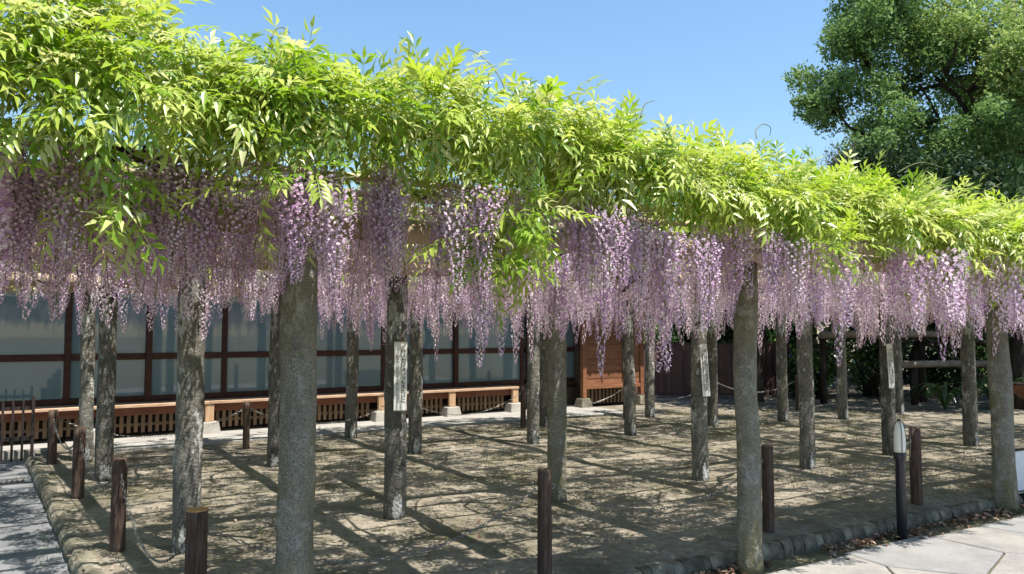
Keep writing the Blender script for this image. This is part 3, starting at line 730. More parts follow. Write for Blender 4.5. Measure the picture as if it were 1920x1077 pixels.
TEN = [[(950, 170), (938, 140), (915, 108), (880, 84), (855, 92), (838, 118)], [(893, 150), (885, 135), (868, 122)], [(915, 150), (918, 125), (930, 112)], [(1035, 190), (1062, 176), (1090, 166)], [(1198, 222), (1192, 195), (1187, 168)], [(1205, 215), (1213, 190), (1232, 182)], [(1345, 250), (1352, 235), (1350, 220)], [(1425, 255), (1424, 240), (1438, 228), (1452, 235), (1450, 250)], [(500, 60), (506, 44), (520, 40), (535, 52)], [(1690, 322), (1715, 308), (1740, 302), (1778, 312)], [(1850, 360), (1880, 345), (1888, 340)], [(690, 190), (700, 178), (690, 160)], [(52, 40), (48, 10), (30, -15)], [(98, 28), (85, 0), (75, -25)], [(170, 14), (172, -6), (168, -20)], [(660, 330), (500, 345), (400, 345), (330, 345)]]
for t in TEN:
    xm = sum(p[0] for p in t) / len(t) ; k = (xm - 960) / 1414
    d = 3.25 / (.866 - .5 * k)
    pts = [Vector(at_px(x, y, d + .05 * i)) for i, (x, y) in enumerate(t)]
    sm = []
    for i in range(len(pts) - 1):
        p0 = pts[max(i - 1, 0)]; p1 = pts[i]; p2 = pts[i + 1]; p3 = pts[min(i + 2, len(pts) - 1)]
        for s in range(5):
            q = s / 5; sm.append(.5 * ((2 * p1) + (p2 - p0) * q + (2 * p0 - 5 * p1 + 4 * p2 - p3) * q * q + (3 * p1 - p0 - 3 * p2 + p3) * q ** 3))
    sm.append(pts[-1])
    MB().tube(sm, [.0042 - .0025 * i / len(sm) for i in range(len(sm))], 5).build('tendril', 'tendril', vine, smooth=True)

# ------------------------------------------------------------------ bollards and chains
def w_to_uv(p): return (p.x * cA + p.y * sA, -p.x * sA + p.y * cA)
BOL = [(-.21, 10.86, .64, .052, 'dark log bollard at the far corner beside the picket fence'), (.06, 8.55, .67, .054, 'split dark log bollard between the corner bollard and the granite pillar pair'),
       (.31, 6.35, .66, .052, 'weathered log bollard with a crack, standing on the left kerb'), (.58, 4.32, .67, .055, 'log bollard with a bright orange sawn top in the front left corner'),
       (2.72, 4.28, .69, .047, 'reddish brown log bollard at the front kerb, midway between two front pillars'), (4.885, 4.32, .68, .047, 'log bollard half hidden directly behind the middle front pillar'),
       (6.85, 4.30, .70, .052, 'log bollard behind the white capped garden lamp'), (2.07, 10.9, .64, .045, 'thin dark log bollard in front of the veranda lattice, left of the tall front pillar'),
       (4.35, 10.95, .66, .046, 'log bollard hidden behind the pillar with the left signboard'), (6.54, 10.95, .68, .046, 'log bollard at the right end of the veranda bench'),
       (8.83, 11.1, .66, .046, 'log bollard in front of the boarded shutter box'), (11.2, 11.2, .68, .05, 'dark log bollard before the brown slat fence'), (12.8, 10.5, .70, .05, 'reddish log bollard near the slat fence end')]
GB = 'log bollards linked by chain round the wisteria bed'
bol_top = []
def ring_mb(mb, c, ax, R0, r, n=12, m=5):
    ax = Vector(ax).normalized(); x = ax.orthogonal().normalized(); y = ax.cross(x); n0 = len(mb.v)
    for i in range(n):
        th = 2 * PI * i / n; rd = x * math.cos(th) + y * math.sin(th)
        for j in range(m):
            ph = 2 * PI * j / m; mb.v.append(Vector(c) + rd * (R0 + r * math.cos(ph)) + ax * r * math.sin(ph))
    for i in range(n):
        for j in range(m):
            mb.f.append((n0 + i * m + j, n0 + ((i + 1) % n) * m + j, n0 + ((i + 1) % n) * m + (j + 1) % m, n0 + i * m + (j + 1) % m))
for i, (u, v, h, r, lab) in enumerate(BOL):
    p = P(u, v, 0); e = empty('log_bollard', p, lab, 'bollard', GB); rings = []; sd = random.uniform(0, 99)
    for q in range(10):
        t = q / 9; z = -.06 + (h + .05) * t
        rings.append([p + Vector((math.cos(2 * PI * j / 16), math.sin(2 * PI * j / 16), 0)) * r * (1.04 - .06 * t) * (1 + .05 * noise.noise(Vector((math.cos(2 * PI * j / 16) * 2 + sd, math.sin(2 * PI * j / 16) * 2, z * 3)))) + Vector((0, 0, z)) for j in range(16)])
    MB().rings(rings).build('post', 'bark_post', e, smooth=True)
    MB().lathe(p + Vector((0, 0, h - .012)), [(r * .97, 0), (r * .93, .012), (r * .4, .015)], 16).build('sawn_top', 'cut_wood' if i == 3 else 'dark_cut', e)
    bol_top.append(p + Vector((0, 0, h - .12)))
def eye(i, dirn, rr):
    e = [o for o in scene.objects if o.get('label') == BOL[i][4]][0]
    c = bol_top[i] + dirn * (rr + .018); mb = MB(); ring_mb(mb, c, dirn.cross(Vector((0, 0, 1))), .016, .004); mb.build('eye_bolt', 'steel', e, smooth=True)
    return c
def chain(i, j, sag, label, pj=None):
    d = (pj if pj is not None else bol_top[j]) - bol_top[i]; d.z = 0; d.normalize()
    a = eye(i, d, BOL[i][3]); b = eye(j, -d, BOL[j][3]) if pj is None else pj
    L = (b - a).length * (1 + 2.7 * (sag / (b - a).length) ** 2); nlk = int(L / .034); mb = MB(); pts = []
    for k in range(nlk + 1):
        t = k / nlk; q = a.lerp(b, t); q.z -= sag * 4 * t * (1 - t); pts.append(q)
    for k in range(nlk):
        p0, p1 = pts[k], pts[k + 1]; dd = (p1 - p0).normalized(); s = dd.cross(Vector((0, 0, 1))).normalized(); w = s if k % 2 else dd.cross(s)
        c = (p0 + p1) / 2; n0 = len(mb.v); nn = 8
        for q in range(nn):
            th = 2 * PI * q / nn; off = dd * .0215 * math.cos(th) + w * .0095 * math.sin(th); nrm = off.normalized(); bi = dd.cross(w)
            for x_, y_ in ((1, 0), (0, 1), (-1, 0), (0, -1)): mb.v.append(c + off + nrm * 0.0031 * x_ + bi * .0031 * y_)
        for q in range(nn):
            for j2 in range(4): mb.f.append((n0 + q * 4 + j2, n0 + ((q + 1) % nn) * 4 + j2, n0 + ((q + 1) % nn) * 4 + (j2 + 1) % 4, n0 + q * 4 + (j2 + 1) % 4))
    o = mb.build('chain', 'steel', None, at=a); tag(o, label, 'chain', 'chains sagging between the log bollards')
chain(0, 1, .20, 'sagging steel chain from the far left corner bollard to the next bollard')
chain(1, 2, .22, 'sagging steel chain between the two middle bollards of the left side')
chain(2, 3, .36, 'heavy sagging chain ending at the bollard with the orange top')
chain(3, 4, .30, 'long low chain passing behind the tall front left pillar')
chain(4, 5, .26, 'slack chain from the midway front bollard to the middle front pillar')
chain(5, 6, .25, 'slack chain between the middle front pillar and the garden lamp')
chain(0, 7, .28, 'thin chain across the veranda lattice at the left end')
chain(7, 8, .26, 'thin chain across the veranda lattice behind the front left pillar')
chain(8, 9, .28, 'thin chain across the veranda lattice near the bench end')
chain(9, 10, .26, 'thin chain in front of the boarded shutter box')
chain(10, 11, .25, 'thin white looking chain in front of the brown slat fence')
chain(11, 12, .20, 'short chain behind the middle front pillar by the fence end')
chain(6, 0, .18, 'chain running from the bollard by the lamp towards the far right pillar', P(9.2, 4.5, .5))

# ------------------------------------------------------------------ sign boards tied to pillars
def text_obj(body, size, mat, parent, loc, rot, name='lettering', spacing=1.0):
    cu = bpy.data.curves.new('text', 'FONT'); cu.body = body; cu.size = size; cu.align_x = 'CENTER'; cu.align_y = 'CENTER'; cu.space_line = spacing; cu.extrude = .0008; cu.resolution_u = 2; cu.offset = size * .012
    t = bpy.data.objects.new('text', cu); col.objects.link(t); bpy.context.view_layer.update()
    me = bpy.data.meshes.new_from_object(t.evaluated_get(bpy.context.evaluated_depsgraph_get())); bpy.data.objects.remove(t)
    me.materials.clear(); me.materials.append(M[mat]); o = link(name, me, parent); o.location = loc; o.rotation_euler = rot; return o
def signboard(pi, x, y0, y1, wpx, tilt, label, faded):
    u, v, r = PIL[pi]; pc = P(u, v, 0); d = pc.y - .13; s = 1414 / d
    X = (x - 960) / s; z0 = 1.6 - (y1 - 622) / s; z1 = 1.6 - (y0 - 622) / s; w = wpx / s; h = z1 - z0
    yaw = R(8); e = empty('hanging_signboard', (X, d, (z0 + z1) / 2), label, 'sign', 'white notice boards tied to trellis pillars')
    e.rotation_euler = (0, R(tilt), yaw)
    me = bpy.data.meshes.new('board'); b = MB(); b.box(lambda a, b_, c: Vector((a, b_, c)), -w / 2, w / 2, -.006, .006, -h / 2, h / 2)
    me.from_pydata([tuple(p) for p in b.v], [], b.f); me.materials.append(M['sign']); link('board', me, e)
    fr = MB()
    for a0, a1, c0, c1 in ((-w / 2 - .003, w / 2 + .003, h / 2, h / 2 + .008), (-w / 2 - .003, w / 2 + .003, -h / 2 - .008, -h / 2)): fr.box(lambda a, b_, c: Vector((a, b_, c)), a0, a1, -.009, .009, c0, c1)
    me = bpy.data.meshes.new('frame'); me.from_pydata([tuple(p) for p in fr.v], [], fr.f); me.materials.append(M['steel']); link('frame', me, e)
    n = 12; cs = h * .93 / n
    text_obj('\n'.join('けいだいはいつもきれいに'), cs * .92, 'ink', e, (w * .20, -.0075, 0), (R(90), 0, 0), 'lettering', .92)
    t2 = '・ごみやすいがらはすてないでください'
    cs2 = h * .92 / len(t2)
    text_obj('\n'.join(t2), cs2 * .95, 'ink_faded' if faded else 'ink', e, (-w * .24, -.0075, 0), (R(90), 0, 0), 'lettering', .92)
    for zz in (h * .46, -h * .46):
        mb = MB(); ring = []
        for k in range(17):
            th = 2 * PI * k / 16; ring.append(Vector((pc.x - X + (r * 1.12) * math.cos(th), pc.y - d + (r * 1.12) * math.sin(th), zz + .004 * math.sin(th * 2))))
        mb.tube(ring, .0022, 5, cap=False); me = bpy.data.meshes.new('tie_wire'); me.from_pydata([tuple(p) for p in mb.v], [], mb.f); me.materials.append(M['steel']); link('tie_wire', me, e)
signboard(6, 752, 642, 768, 24, 0.0, 'white vertical notice board wired to the pillar nearest the front left pillar', True)
signboard(12, 1320, 645, 742, 14, -3.2, 'tilted white notice board on the pillar left of the middle front pillar', False)
signboard(18, 1667, 645, 727, 11, -2.2, 'narrow faded white notice board on the pillar behind the garden lamp', True)

# ------------------------------------------------------------------ garden lamp
lp = P(5.95, 3.87, -.115); lamp = empty('garden_lamp', lp, 'black bollard lamp with a rounded white capsule cover, standing before the front kerb', 'lamp')
MB().lathe(lp, [(.039, 0), (.039, .655), (.042, .66)], 20).build('pole', 'black', lamp, smooth=True)
MB().lathe(lp, [(.046, .655), (.048, .66), (.048, .705), (.044, .715)], 20).build('collar', 'black', lamp, smooth=True)
MB().lathe(lp, [(.043, .716), (.047, .74), (.048, .80), (.046, .86), (.040, .91), (.030, .945), (.016, .962), (.004, .965)], 24).build('capsule_cover', 'acrylic', lamp, smooth=True)
prof = [(.050, .70), (.052, .80), (.050, .87), (.043, .92), (.032, .955), (.014, .972), (0, .975)]
for k in range(4):
    th = R(-95 + 90 * k); dv = Vector((math.cos(th), math.sin(th), 0))
    MB().tube([lp + dv * r + Vector((0, 0, z)) for r, z in prof], .0028, 6).build('guard_bar', 'black', lamp, smooth=True)
MB().tube([lp + Vector((.075, -.02, .68)), lp + Vector((.082, -.02, .80)), lp + Vector((.078, -.02, .90)), lp + Vector((.03, 0, .968))], .003, 5).build('side_wire', 'steel', lamp)
MB().lathe(lp, [(.016, .970), (.014, .985), (.003, .990)], 12).build('finial', 'black', lamp, smooth=True)

# ------------------------------------------------------------------ picket fence on the left
fence = empty('picket_fence', P(-.6, 11.9, -.1), 'low black picket fence at the end of the grey path', 'fence')
for k in range(16):
    u = -.46 - k * .112; end = k == 0
    MB().box(P, u - (.019 if end else .014), u + (.019 if end else .014), 11.88, 11.92, -.12, .74 if end else .70 + random.uniform(-.008, .008)).build('picket', 'black_wood', fence, bevel=.004)
for z in (.16, .56): MB().box(P, -2.2, -.48, 11.921, 11.945, z, z + .055).build('rail', 'black_wood', fence)
# drain grate
gr = empty('drain_grate', P(-.72, 10.3, -.09), 'small grey drain grate set in the path near the picket fence', 'grate')
fr = MB()
for a0, a1, b0, b1 in ((-.98, -.46, 10.12, 10.15), (-.98, -.46, 10.45, 10.48), (-.98, -.95, 10.15, 10.45), (-.49, -.46, 10.15, 10.45)): fr.box(P, a0, a1, b0, b1, -.10, -.088)
fr.build('frame', 'steel', gr)
for k in range(9): MB().box(P, -.94 + k * .05, -.92 + k * .05, 10.15, 10.45, -.10, -.09).build('bar', 'steel', gr)

# ------------------------------------------------------------------ low white board, notice stand
bd = empty('barrier_board', P(8.6, 4.22, 0), 'low white board in a dark metal frame behind the right front pillar', 'board')
MB().box(P, 8.17, 9.4, 4.19, 4.205, -.06, .37).build('panel', 'white', bd)
for u in (7.99, 8.14): MB().box(P, u - .012, u + .012, 4.18, 4.21, -.08, .37).build('leg', 'black_wood', bd)
MB().box(P, 7.93, 9.42, 4.18, 4.215, .372, .388).build('top_rail', 'black_wood', bd)
MB().box(P, 7.95, 8.16, 4.18, 4.21, 0.0, .02).build('lower_rail', 'black_wood', bd)
ns = empty('notice_stand', (6.02, 8.7, 0), 'slanted reddish wooden notice stand at the right edge of the bed', 'notice stand')
MB().box(lambda a, b, c: Vector((6.02 + a, 8.7 + b, c)), -.03, .03, -.03, .03, -.03, .80).build('post', 'black_wood', ns)
for k in range(4):
    q0, q1 = -.26 + k * .13, -.26 + k * .13 + .122
    def S(a, b, c): return Vector((6.06 + a * .93 + .3 * c, 8.7 + b, .80 - a * .62 + c))
    MB().box(S, q0, q1, -.3, .3, 0, .03).build('board', 'notice_wood', ns)
MB().box(lambda a, b, c: Vector((6.02 + a, 8.7 + b, c)), -.2, .24, -.32, .32, .985, 1.0).build('top_edge', 'black_wood', ns)

# ------------------------------------------------------------------ background: slat fence, log frame, shrubs, trees
sf = empty('slat_fence', (5, 19.5, 0), 'dark brown fence of upright metal slats behind the wisteria bed', 'fence')
def SF(a, b, z): return Vector((3.1 + a, 19.2 + a * .09 + b, z))
k = 0; a = 0
while a < 4.0:
    MB().box(SF, a, a + .1025, 0 if k % 3 else -.025, .03, .03, 1.27).build('slat', 'fence_slat', sf); a += .105; k += 1
MB().box(SF, -.02, 4.02, -.035, .06, 1.272, 1.31).build('rail', 'fence_slat', sf); MB().box(SF, -.02, 4.02, -.035, .045, -.02, .028).build('rail', 'fence_slat', sf)

lf = empty('log_rail_frame', (9, 17, 0), 'low frame of two pale horizontal logs on posts at the back right of the bed', 'frame')
log('log', Vector((6.9, 16.9, 1.53)), Vector((10.6, 17.3, 1.55)), .085, 'old_log', 10, lf)
log('log', Vector((8.5, 16.6, .88)), Vector((12.2, 17.0, .90)), .08, 'old_log', 10, lf)
for x, y, h in ((7.0, 17.05, 1.5), (9.4, 17.35, 1.5), (8.9, 16.78, .85), (11.2, 17.05, .85)): MB().tube([(x, y, -.05), (x, y, h * .5), (x + .01, y, h)], .075, 10).build('upright', 'bark', lf, smooth=True)
tt = empty('trained_tree', (9.6, 17.9, 0), 'old tree with slanting bare branches propped on the log frame', 'tree')
for k in range(26):
    x0 = random.uniform(6.8, 12.5); z0 = random.uniform(1.2, 2.6); L = random.uniform(1.2, 3.0)
    p0 = Vector((x0, 17.3 + random.uniform(-.2, .8), z0)); d = Vector((1, random.uniform(-.1, .2), random.uniform(-.5, -.15)))
    pts = [p0 + d * L * t + Vector((0, 0, .12 * math.sin(t * 5 + k))) for t in np.linspace(0, 1, 7)]
    MB().tube(pts, [random.uniform(.02, .05) * (1 - .6 * t) for t in np.linspace(0, 1, 7)], 6).build('branch', 'bark' if k % 3 else 'bare_twig', tt, smooth=True)
MB().tube([(9.6, 17.9, -.1), (9.5, 17.9, .8), (9.7, 17.85, 1.6), (9.4, 17.8, 2.6)], [.16, .14, .12, .08], 9).build('trunk', 'bark', tt, smooth=True)
cs = [(random.uniform(6.8, 12.8), 17.9 + random.uniform(-.2, .7), random.uniform(1.6, 3.2)) for _ in range(26)]
V, Fq, T = leaf_cloud(cs, [.5] * 26, [110] * 26, .07, .35); np_mesh('crown', V - np.array(tt.location), Fq, ['shrub_leaf'], tt, T)

def shrub(name, c, r, h, label, mat, nleaf, size, cat='shrub', group=None):
    e = empty(name, (c[0], c[1], 0), label, cat, group); k = 9; cs, rs, cn = [], [], []
    for i in range(k):
        th = random.uniform(0, 6.28); q = r * random.uniform(.1, .75); cs.append((c[0] + q * math.cos(th), c[1] + q * math.sin(th), random.uniform(.3, h - .3))); rs.append(random.uniform(.35, .6) * r); cn.append(nleaf // k)
    V, Fq, T = leaf_cloud(cs, rs, cn, size); V[:, 2] = np.maximum(V[:, 2], .03); np_mesh('crown', V - np.array(e.location), Fq, [mat], e, T)
    for i in range(4): MB().tube([(c[0] + random.uniform(-.15, .15), c[1] + random.uniform(-.15, .15), -.05), (c[0] + random.uniform(-.3, .3) * r, c[1], h * .4), (c[0] + random.uniform(-.6, .6) * r, c[1] + random.uniform(-.3, .3), h * .8)], [.05, .035, .015], 6).build('stem', 'bark', e, smooth=True)
SH = [((7.4, 18.3), 1.1, 1.7, 'glossy round shrub at the end of the slat fence', 'shrub_leaf', 2600, .075), ((8.9, 18.9), 1.2, 2.2, 'broad leafy shrub behind the left half of the log frame', 'shrub_leaf', 2600, .075),
      ((10.9, 18.9), 1.3, 2.3, 'dense dark shrub behind the right half of the log frame', 'dark_leaf', 2600, .075), ((13.0, 18.2), 1.3, 2.1, 'glossy shrub beyond the notice stand', 'shrub_leaf', 2600, .075),
      ((3.6, 21.3), 1.3, 2.9, 'bright green bush over the slat fence beside the hall corner', 'camphor_new', 2600, .08), ((6.0, 21.6), 1.4, 3.2, 'dark bush rising over the middle of the slat fence', 'dark_leaf', 2800, .085),
      ((8.0, 21.3), 1.5, 3.0, 'tall green bush behind the end of the slat fence', 'shrub_leaf', 2800, .085), ((10.4, 21.9), 1.6, 3.4, 'tall dark bush in the far background gap between pillars', 'dark_leaf', 2800, .085), ((13.2, 21.5), 1.7, 3.3, 'sunlit bush far back at the right edge', 'shrub_leaf', 2800, .085), ((16, 20.5), 1.7, 3.0, 'dark bush farthest right behind the trellis', 'dark_leaf', 2800, .085), ((15.2, 17.0), 1.2, 1.9, 'low round shrub right of the notice stand', 'shrub_leaf', 2400, .075)]
for c, r, h, lab, mt_, nl, sz in SH: shrub('shrub', c, r, h, lab, mt_, nl, sz, group='shrubs behind the wisteria bed')
def strap_plant(c, label, n=26, L=.65):
    e = empty('strap_plant', (c[0], c[1], 0), label, 'plant', 'strap leaved plants under the shrubs')
    for k in range(n):
        th = random.uniform(0, 6.28); d = Vector((math.cos(th), math.sin(th), 0)); s = Vector((-d.y, d.x, 0)); l = L * random.uniform(.7, 1.2); mb = MB(); w = .035
        pts = [Vector((c[0], c[1], 0)) + d * l * x + Vector((0, 0, l * z)) for x, z in ((.02, 0), (.25, .5), (.55, .72), (.85, .62), (1.05, .38))]
        ww = [.4, 1, 1, .7, .05]
        for i in range(4): 
            n0 = len(mb.v); mb.v += [pts[i] - s * w * ww[i], pts[i] + s * w * ww[i], pts[i + 1] + s * w * ww[i + 1], pts[i + 1] - s * w * ww[i + 1]]; mb.f.append((n0, n0 + 1, n0 + 2, n0 + 3))
        mb.build('leaf', 'strap_leaf', e)
for c, r, h, lab in (((4.9, 24.5), 1.9, 3.6, 'tall hedge tree far behind the slat fence, left part'), ((8.4, 25), 2.1, 3.9, 'tall hedge tree far behind the end of the slat fence'), ((12.2, 25), 2.1, 3.9, 'tall hedge tree far behind the log frame'), ((16.2, 24.5), 2.2, 3.9, 'tall hedge tree far behind the right edge'), ((20.5, 24), 2.2, 3.9, 'tall hedge tree outermost at the right')):
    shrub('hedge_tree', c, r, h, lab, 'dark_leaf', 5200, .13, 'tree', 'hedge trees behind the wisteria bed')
strap_plant((8.9, 15.6), 'strap leaved clump left of the rear right pillar')
strap_plant((10.1, 15.9), 'strap leaved clump behind the rear right pillar', 26, .8)
strap_plant((11.5, 16.3), 'strap leaved clump under the notice stand side shrubs', 26, .9)

def limb(mb, p, q, r0, r1, sagv=.12, n=6, seg=7):
    p, q = Vector(p), Vector(q); L = (q - p).length; off = Vector((random.uniform(-1, 1), random.uniform(-1, 1), random.uniform(-.3, 1))) * L * sagv
    pts = [p.lerp(q, t) + off * math.sin(PI * t) + Vector((random.uniform(-1, 1), random.uniform(-1, 1), random.uniform(-1, 1))) * L * .015 for t in np.linspace(0, 1, seg)]
    mb.tube(pts, [r0 + (r1 - r0) * t for t in np.linspace(0, 1, seg)], n); return pts
def tree(name, label, base, trunk_top, trunk_r, clumps, mat_of, leaf_size, dens, group=None, forks=()):
    e = empty(name, base, label, 'tree', group); tb = MB(); mid = Vector(base).lerp(Vector(trunk_top), .5) + Vector((.2, .1, 0))
    tb.tube([Vector(base) - Vector((0, 0, .3)), Vector(base) + Vector((0, 0, .6)), mid, trunk_top], [trunk_r * 1.3, trunk_r, trunk_r * .75, trunk_r * .4], 12, wob=.05)
    tb.build('trunk', 'bark', e, smooth=True)
    hubs = [Vector(base).lerp(Vector(trunk_top), t) for t in (.35, .45, .55, .68, .8, 1)]
    mains = []
    for f in forks:
        mb = MB(); pts = limb(mb, hubs[f[0]], f[1], trunk_r * .26, trunk_r * .08, .08, 9, 9); mb.build('limb', 'bark', e, smooth=True); mains += pts[2:]
    anch = mains + hubs
    for c, r, m in clumps:
        c = Vector(c); a = min(anch, key=lambda h: (h - c).length + max(0, h.z - c.z) * .6); mb = MB()
        pts = limb(mb, a, c, .05 + r * .03, .02, .1, 6)
        for k in range(5):
            d = Vector((random.gauss(0, 1), random.gauss(0, 1), random.gauss(.3, .8))).normalized(); limb(mb, pts[random.randint(3, 6)], c + d * r * .8, .022, .007, .1, 4, 4)
        mb.build('limb', 'bark', e, smooth=True)
    groups = {}
    for c, r, m in clumps: groups.setdefault(m, []).append((c, r))
    for m, lst in groups.items():
        V, Fq, T = leaf_cloud([tuple(c) for c, r in lst], [r for c, r in lst], [int(dens * r * r) for c, r in lst], leaf_size, .85)
        np_mesh('crown', V - np.array(e.location), Fq, [mat_of[m]], e, T)
    return e
def pxp(x, y, d): return Vector(at_px(x, y, d))
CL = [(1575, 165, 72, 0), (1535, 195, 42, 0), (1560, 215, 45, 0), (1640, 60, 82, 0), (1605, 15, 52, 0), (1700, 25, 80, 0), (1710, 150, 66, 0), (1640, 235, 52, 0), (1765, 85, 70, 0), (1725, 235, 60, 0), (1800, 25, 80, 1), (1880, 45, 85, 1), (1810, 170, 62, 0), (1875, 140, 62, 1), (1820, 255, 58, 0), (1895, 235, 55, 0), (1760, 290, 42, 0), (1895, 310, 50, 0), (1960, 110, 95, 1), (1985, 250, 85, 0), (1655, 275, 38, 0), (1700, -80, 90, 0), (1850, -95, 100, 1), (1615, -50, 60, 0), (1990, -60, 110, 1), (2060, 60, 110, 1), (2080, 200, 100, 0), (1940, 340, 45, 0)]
clumps = []
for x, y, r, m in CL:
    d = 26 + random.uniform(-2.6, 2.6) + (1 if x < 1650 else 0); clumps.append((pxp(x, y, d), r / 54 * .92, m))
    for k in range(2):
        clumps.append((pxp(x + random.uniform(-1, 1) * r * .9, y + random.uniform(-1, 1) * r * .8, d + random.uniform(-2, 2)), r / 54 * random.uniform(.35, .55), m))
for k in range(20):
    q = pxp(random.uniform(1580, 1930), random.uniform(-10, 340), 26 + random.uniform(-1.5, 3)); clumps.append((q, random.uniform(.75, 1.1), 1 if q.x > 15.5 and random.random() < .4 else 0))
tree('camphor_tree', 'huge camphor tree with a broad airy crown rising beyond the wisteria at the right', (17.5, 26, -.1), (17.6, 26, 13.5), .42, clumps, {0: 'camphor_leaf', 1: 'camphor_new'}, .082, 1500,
     forks=[(0, pxp(1740, 150, 26)), (0, pxp(1700, 250, 26)), (1, pxp(1640, 120, 26)), (2, pxp(1720, 60, 26)), (2, pxp(1790, 130, 25)), (3, pxp(1830, 20, 26)), (1, pxp(1580, 210, 26.5)), (3, pxp(2000, 60, 26)), (0, pxp(2000, 230, 26))])
CE = [(1690, 310, 48), (1745, 335, 55), (1810, 325, 55), (1870, 345, 50), (1640, 295, 40), (1775, 385, 55), (1840, 395, 55), (1690, 365, 55), (1920, 385, 60), (1610, 345, 45), (1590, 305, 30)]
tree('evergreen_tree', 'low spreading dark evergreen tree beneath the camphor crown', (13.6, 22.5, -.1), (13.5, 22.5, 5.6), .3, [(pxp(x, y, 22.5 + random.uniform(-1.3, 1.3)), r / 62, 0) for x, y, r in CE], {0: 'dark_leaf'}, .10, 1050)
for bx, by, lab, cl in ((5.6, 17.6, 'spreading evergreen added to shade the rear corner before the slat fence', [(5.2, 17.0), (5.6, 16.0), (5.4, 18.0), (6.6, 16.8), (6.9, 15.6), (7.9, 16.4), (5.6, 18.6), (6.4, 18.3)]), (10.6, 15.9, 'spreading evergreen added to shade the strap leaved plants', [(9.0, 15.2), (9.4, 16.2), (10.4, 14.9), (11.2, 15.9), (12.4, 15.2), (13.6, 16.2), (14.8, 15.4)]), (7.6, 19.6, 'spreading evergreen added to shade the back of the bed, behind the slat fence end', [(5.2, 19.6), (6.6, 18.6), (6.9, 20.6), (8.2, 19.4), (8.9, 18.2), (9.6, 20.2)]), (12.6, 19.4, 'spreading evergreen added to shade the log frame', [(10.7, 18.4), (11.4, 19.9), (12.6, 18.0), (13.2, 19.6), (14.6, 18.6), (15.6, 19.8), (10.2, 17.2), (12.2, 16.8)])):
    tree('shading_evergreen', lab, (bx, by, -.1), (bx, by, 3.6), .22, [(Vector((x, y, random.uniform(3.3, 3.9))), random.uniform(1.0, 1.25), 0) for x, y in cl], {0: 'dark_leaf'}, .11, 800, 'spreading evergreens added at the back for their shade')  # crowns hidden behind the wisteria, added to shade the ground at the back
# thin leafless tree left of the camphor crown
bt = empty('bare_tree', (10.2, 23.5, 0), 'thin leafless grey tree left of the camphor crown', 'tree')
def grow(mb, p, d, L, r, lev):
    pts = [p]; q = Vector(p); d = Vector(d).normalized()
    for i in range(4):
        d = (d + Vector((random.gauss(0, .16), random.gauss(0, .16), random.gauss(.04, .12)))).normalized(); q = q + d * L / 4; pts.append(q)
    mb.tube(pts, [r * (1 - .1 * i) for i in range(5)], 5)
    if lev:
        for i in range(2, 5):
            for s in range(2 if lev > 1 else 1):
                grow(mb, pts[i], d + Vector((random.gauss(-.15, .6), random.gauss(0, .5), random.gauss(.15, .4))), L * .66, r * .55, lev - 1)
mb = MB(); mb.tube([(10.2, 23.5, -.1), (10.15, 23.5, 2), (10.1, 23.5, 4.4)], [.09, .075, .055], 8); mb.build('trunk', 'bare_twig', bt, smooth=True)
for k in range(6):
    mb = MB(); grow(mb, Vector((10.12, 23.5, 3.6 + .15 * k)), Vector((-.7 + .25 * k, random.uniform(-.4, .4), 1)), 1.7, .04, 3); mb.build('limb', 'bare_twig', bt, smooth=True)
# trees far behind, seen only in gaps under the canopy
for k, (x, y, lab) in enumerate(((4.5, 30, 'distant tree glimpsed over the slat fence near the hall corner'), (9.5, 31, 'distant tree glimpsed through the flowers right of the middle front pillar'), (14.5, 30, 'distant tree behind the log frame'), (20, 29, 'distant tree at the right edge beyond the camphor trunk'), (25, 28, 'distant tree farthest right'))):
    cl = [(Vector((x + random.uniform(-2.3, 2.3), y + random.uniform(-1.5, 1.5), random.uniform(.8, 4.6))), random.uniform(.8, 1.3), 0) for _ in range(13)]
    tree('background_tree', lab, (x, y, -.1), (x, y, 4.2), .2, cl, {0: 'dark_leaf' if k % 2 else 'shrub_leaf'}, .15, 240, 'background trees seen beneath the trellis')

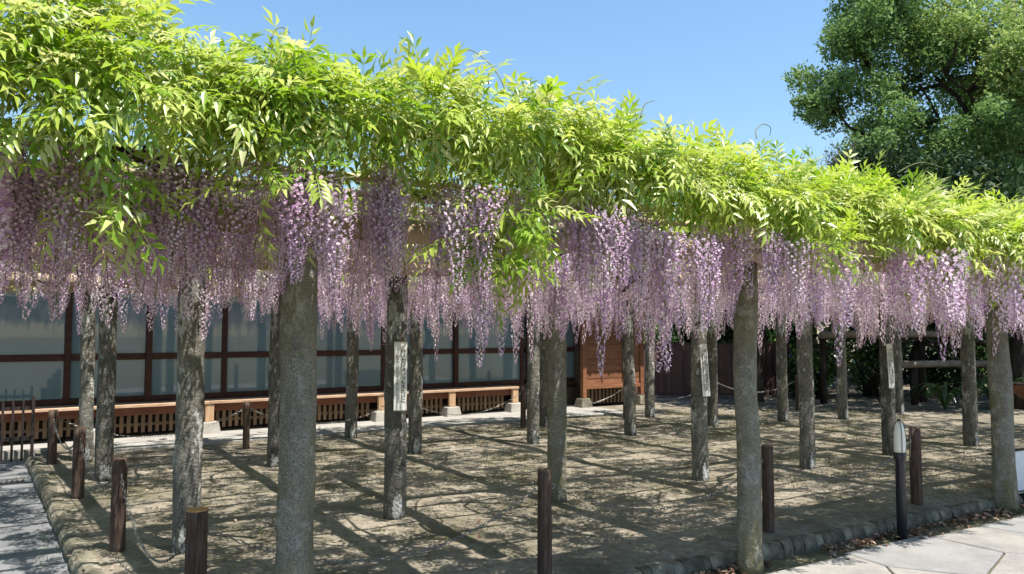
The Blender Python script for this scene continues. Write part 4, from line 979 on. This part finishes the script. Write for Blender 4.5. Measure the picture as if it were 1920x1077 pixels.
# ------------------------------------------------------------------ litter and grass
n = 1500; u = rng.uniform(2.2, 9.5, n); v = 4.01 - np.abs(rng.normal(0, .09, n)); k_ = lumpy(u, v, 1.7, 5) > -.15; u, v = u[k_], v[k_]; n = len(u)
pos = uv2w(u, v, -.108 + rng.uniform(0, .03, n))
n2 = 900; u2 = rng.uniform(0, 12, n2); v2 = 4.3 + 7.5 * rng.uniform(0, 1, n2); pos = np.concatenate([pos, uv2w(u2, v2, rng.uniform(.0, .012, n2))]); n = len(pos)
nrm = rng.normal(size=(n, 3)) * .35 + np.array([0, 0, 1]); nrm /= np.linalg.norm(nrm, axis=1)[:, None]; t = np.cross(nrm, rng.normal(size=(n, 3))); t /= np.linalg.norm(t, axis=1)[:, None]; b = np.cross(nrm, t); s = rng.uniform(.014, .038, n)[:, None]
s[-n2:] *= .7
V = np.stack([pos - t * s, pos + b * s * .5 + nrm * s * .3, pos + t * s, pos - b * s * .5 + nrm * s * .3], 1).reshape(-1, 3)
lf_ = np_mesh('fallen_leaves', V, np.arange(4 * n).reshape(-1, 4), ['dead_leaf'], None, np.repeat(rng.uniform(0, .999, n), 4)); tag(lf_, 'dry brown leaves scattered along the front kerb', 'leaf litter', kind='stuff')
n = 52000; u = rng.uniform(-.2, 14, n); v = 4.2 + 7.6 * rng.uniform(0, 1, n) ** .9; k_ = (lumpy(u, v, .8, 21) > -.02) & ((rng.uniform(0, 1, n) < .4) | ((v > 8) & (u > 4))); u, v = u[k_], v[k_]; n = len(u)
pos = uv2w(u, v, np.full(n, -.015)); d = rng.normal(0, .5, (n, 3)); d[:, 2] = 1; h = rng.uniform(.015, .045, n)[:, None]; s = np.cross(d, rng.normal(size=(n, 3))); s /= np.linalg.norm(s, axis=1)[:, None]
V = np.stack([pos - s * .0035, pos + s * .0035, pos + d * h], 1).reshape(-1, 3)
gs = np_mesh('short_grass', V, np.arange(3 * n).reshape(-1, 3), ['grass'], None, np.repeat(rng.uniform(0, .999, n), 3)); tag(gs, 'sparse short grass growing on the shaded bed', 'grass', kind='stuff')
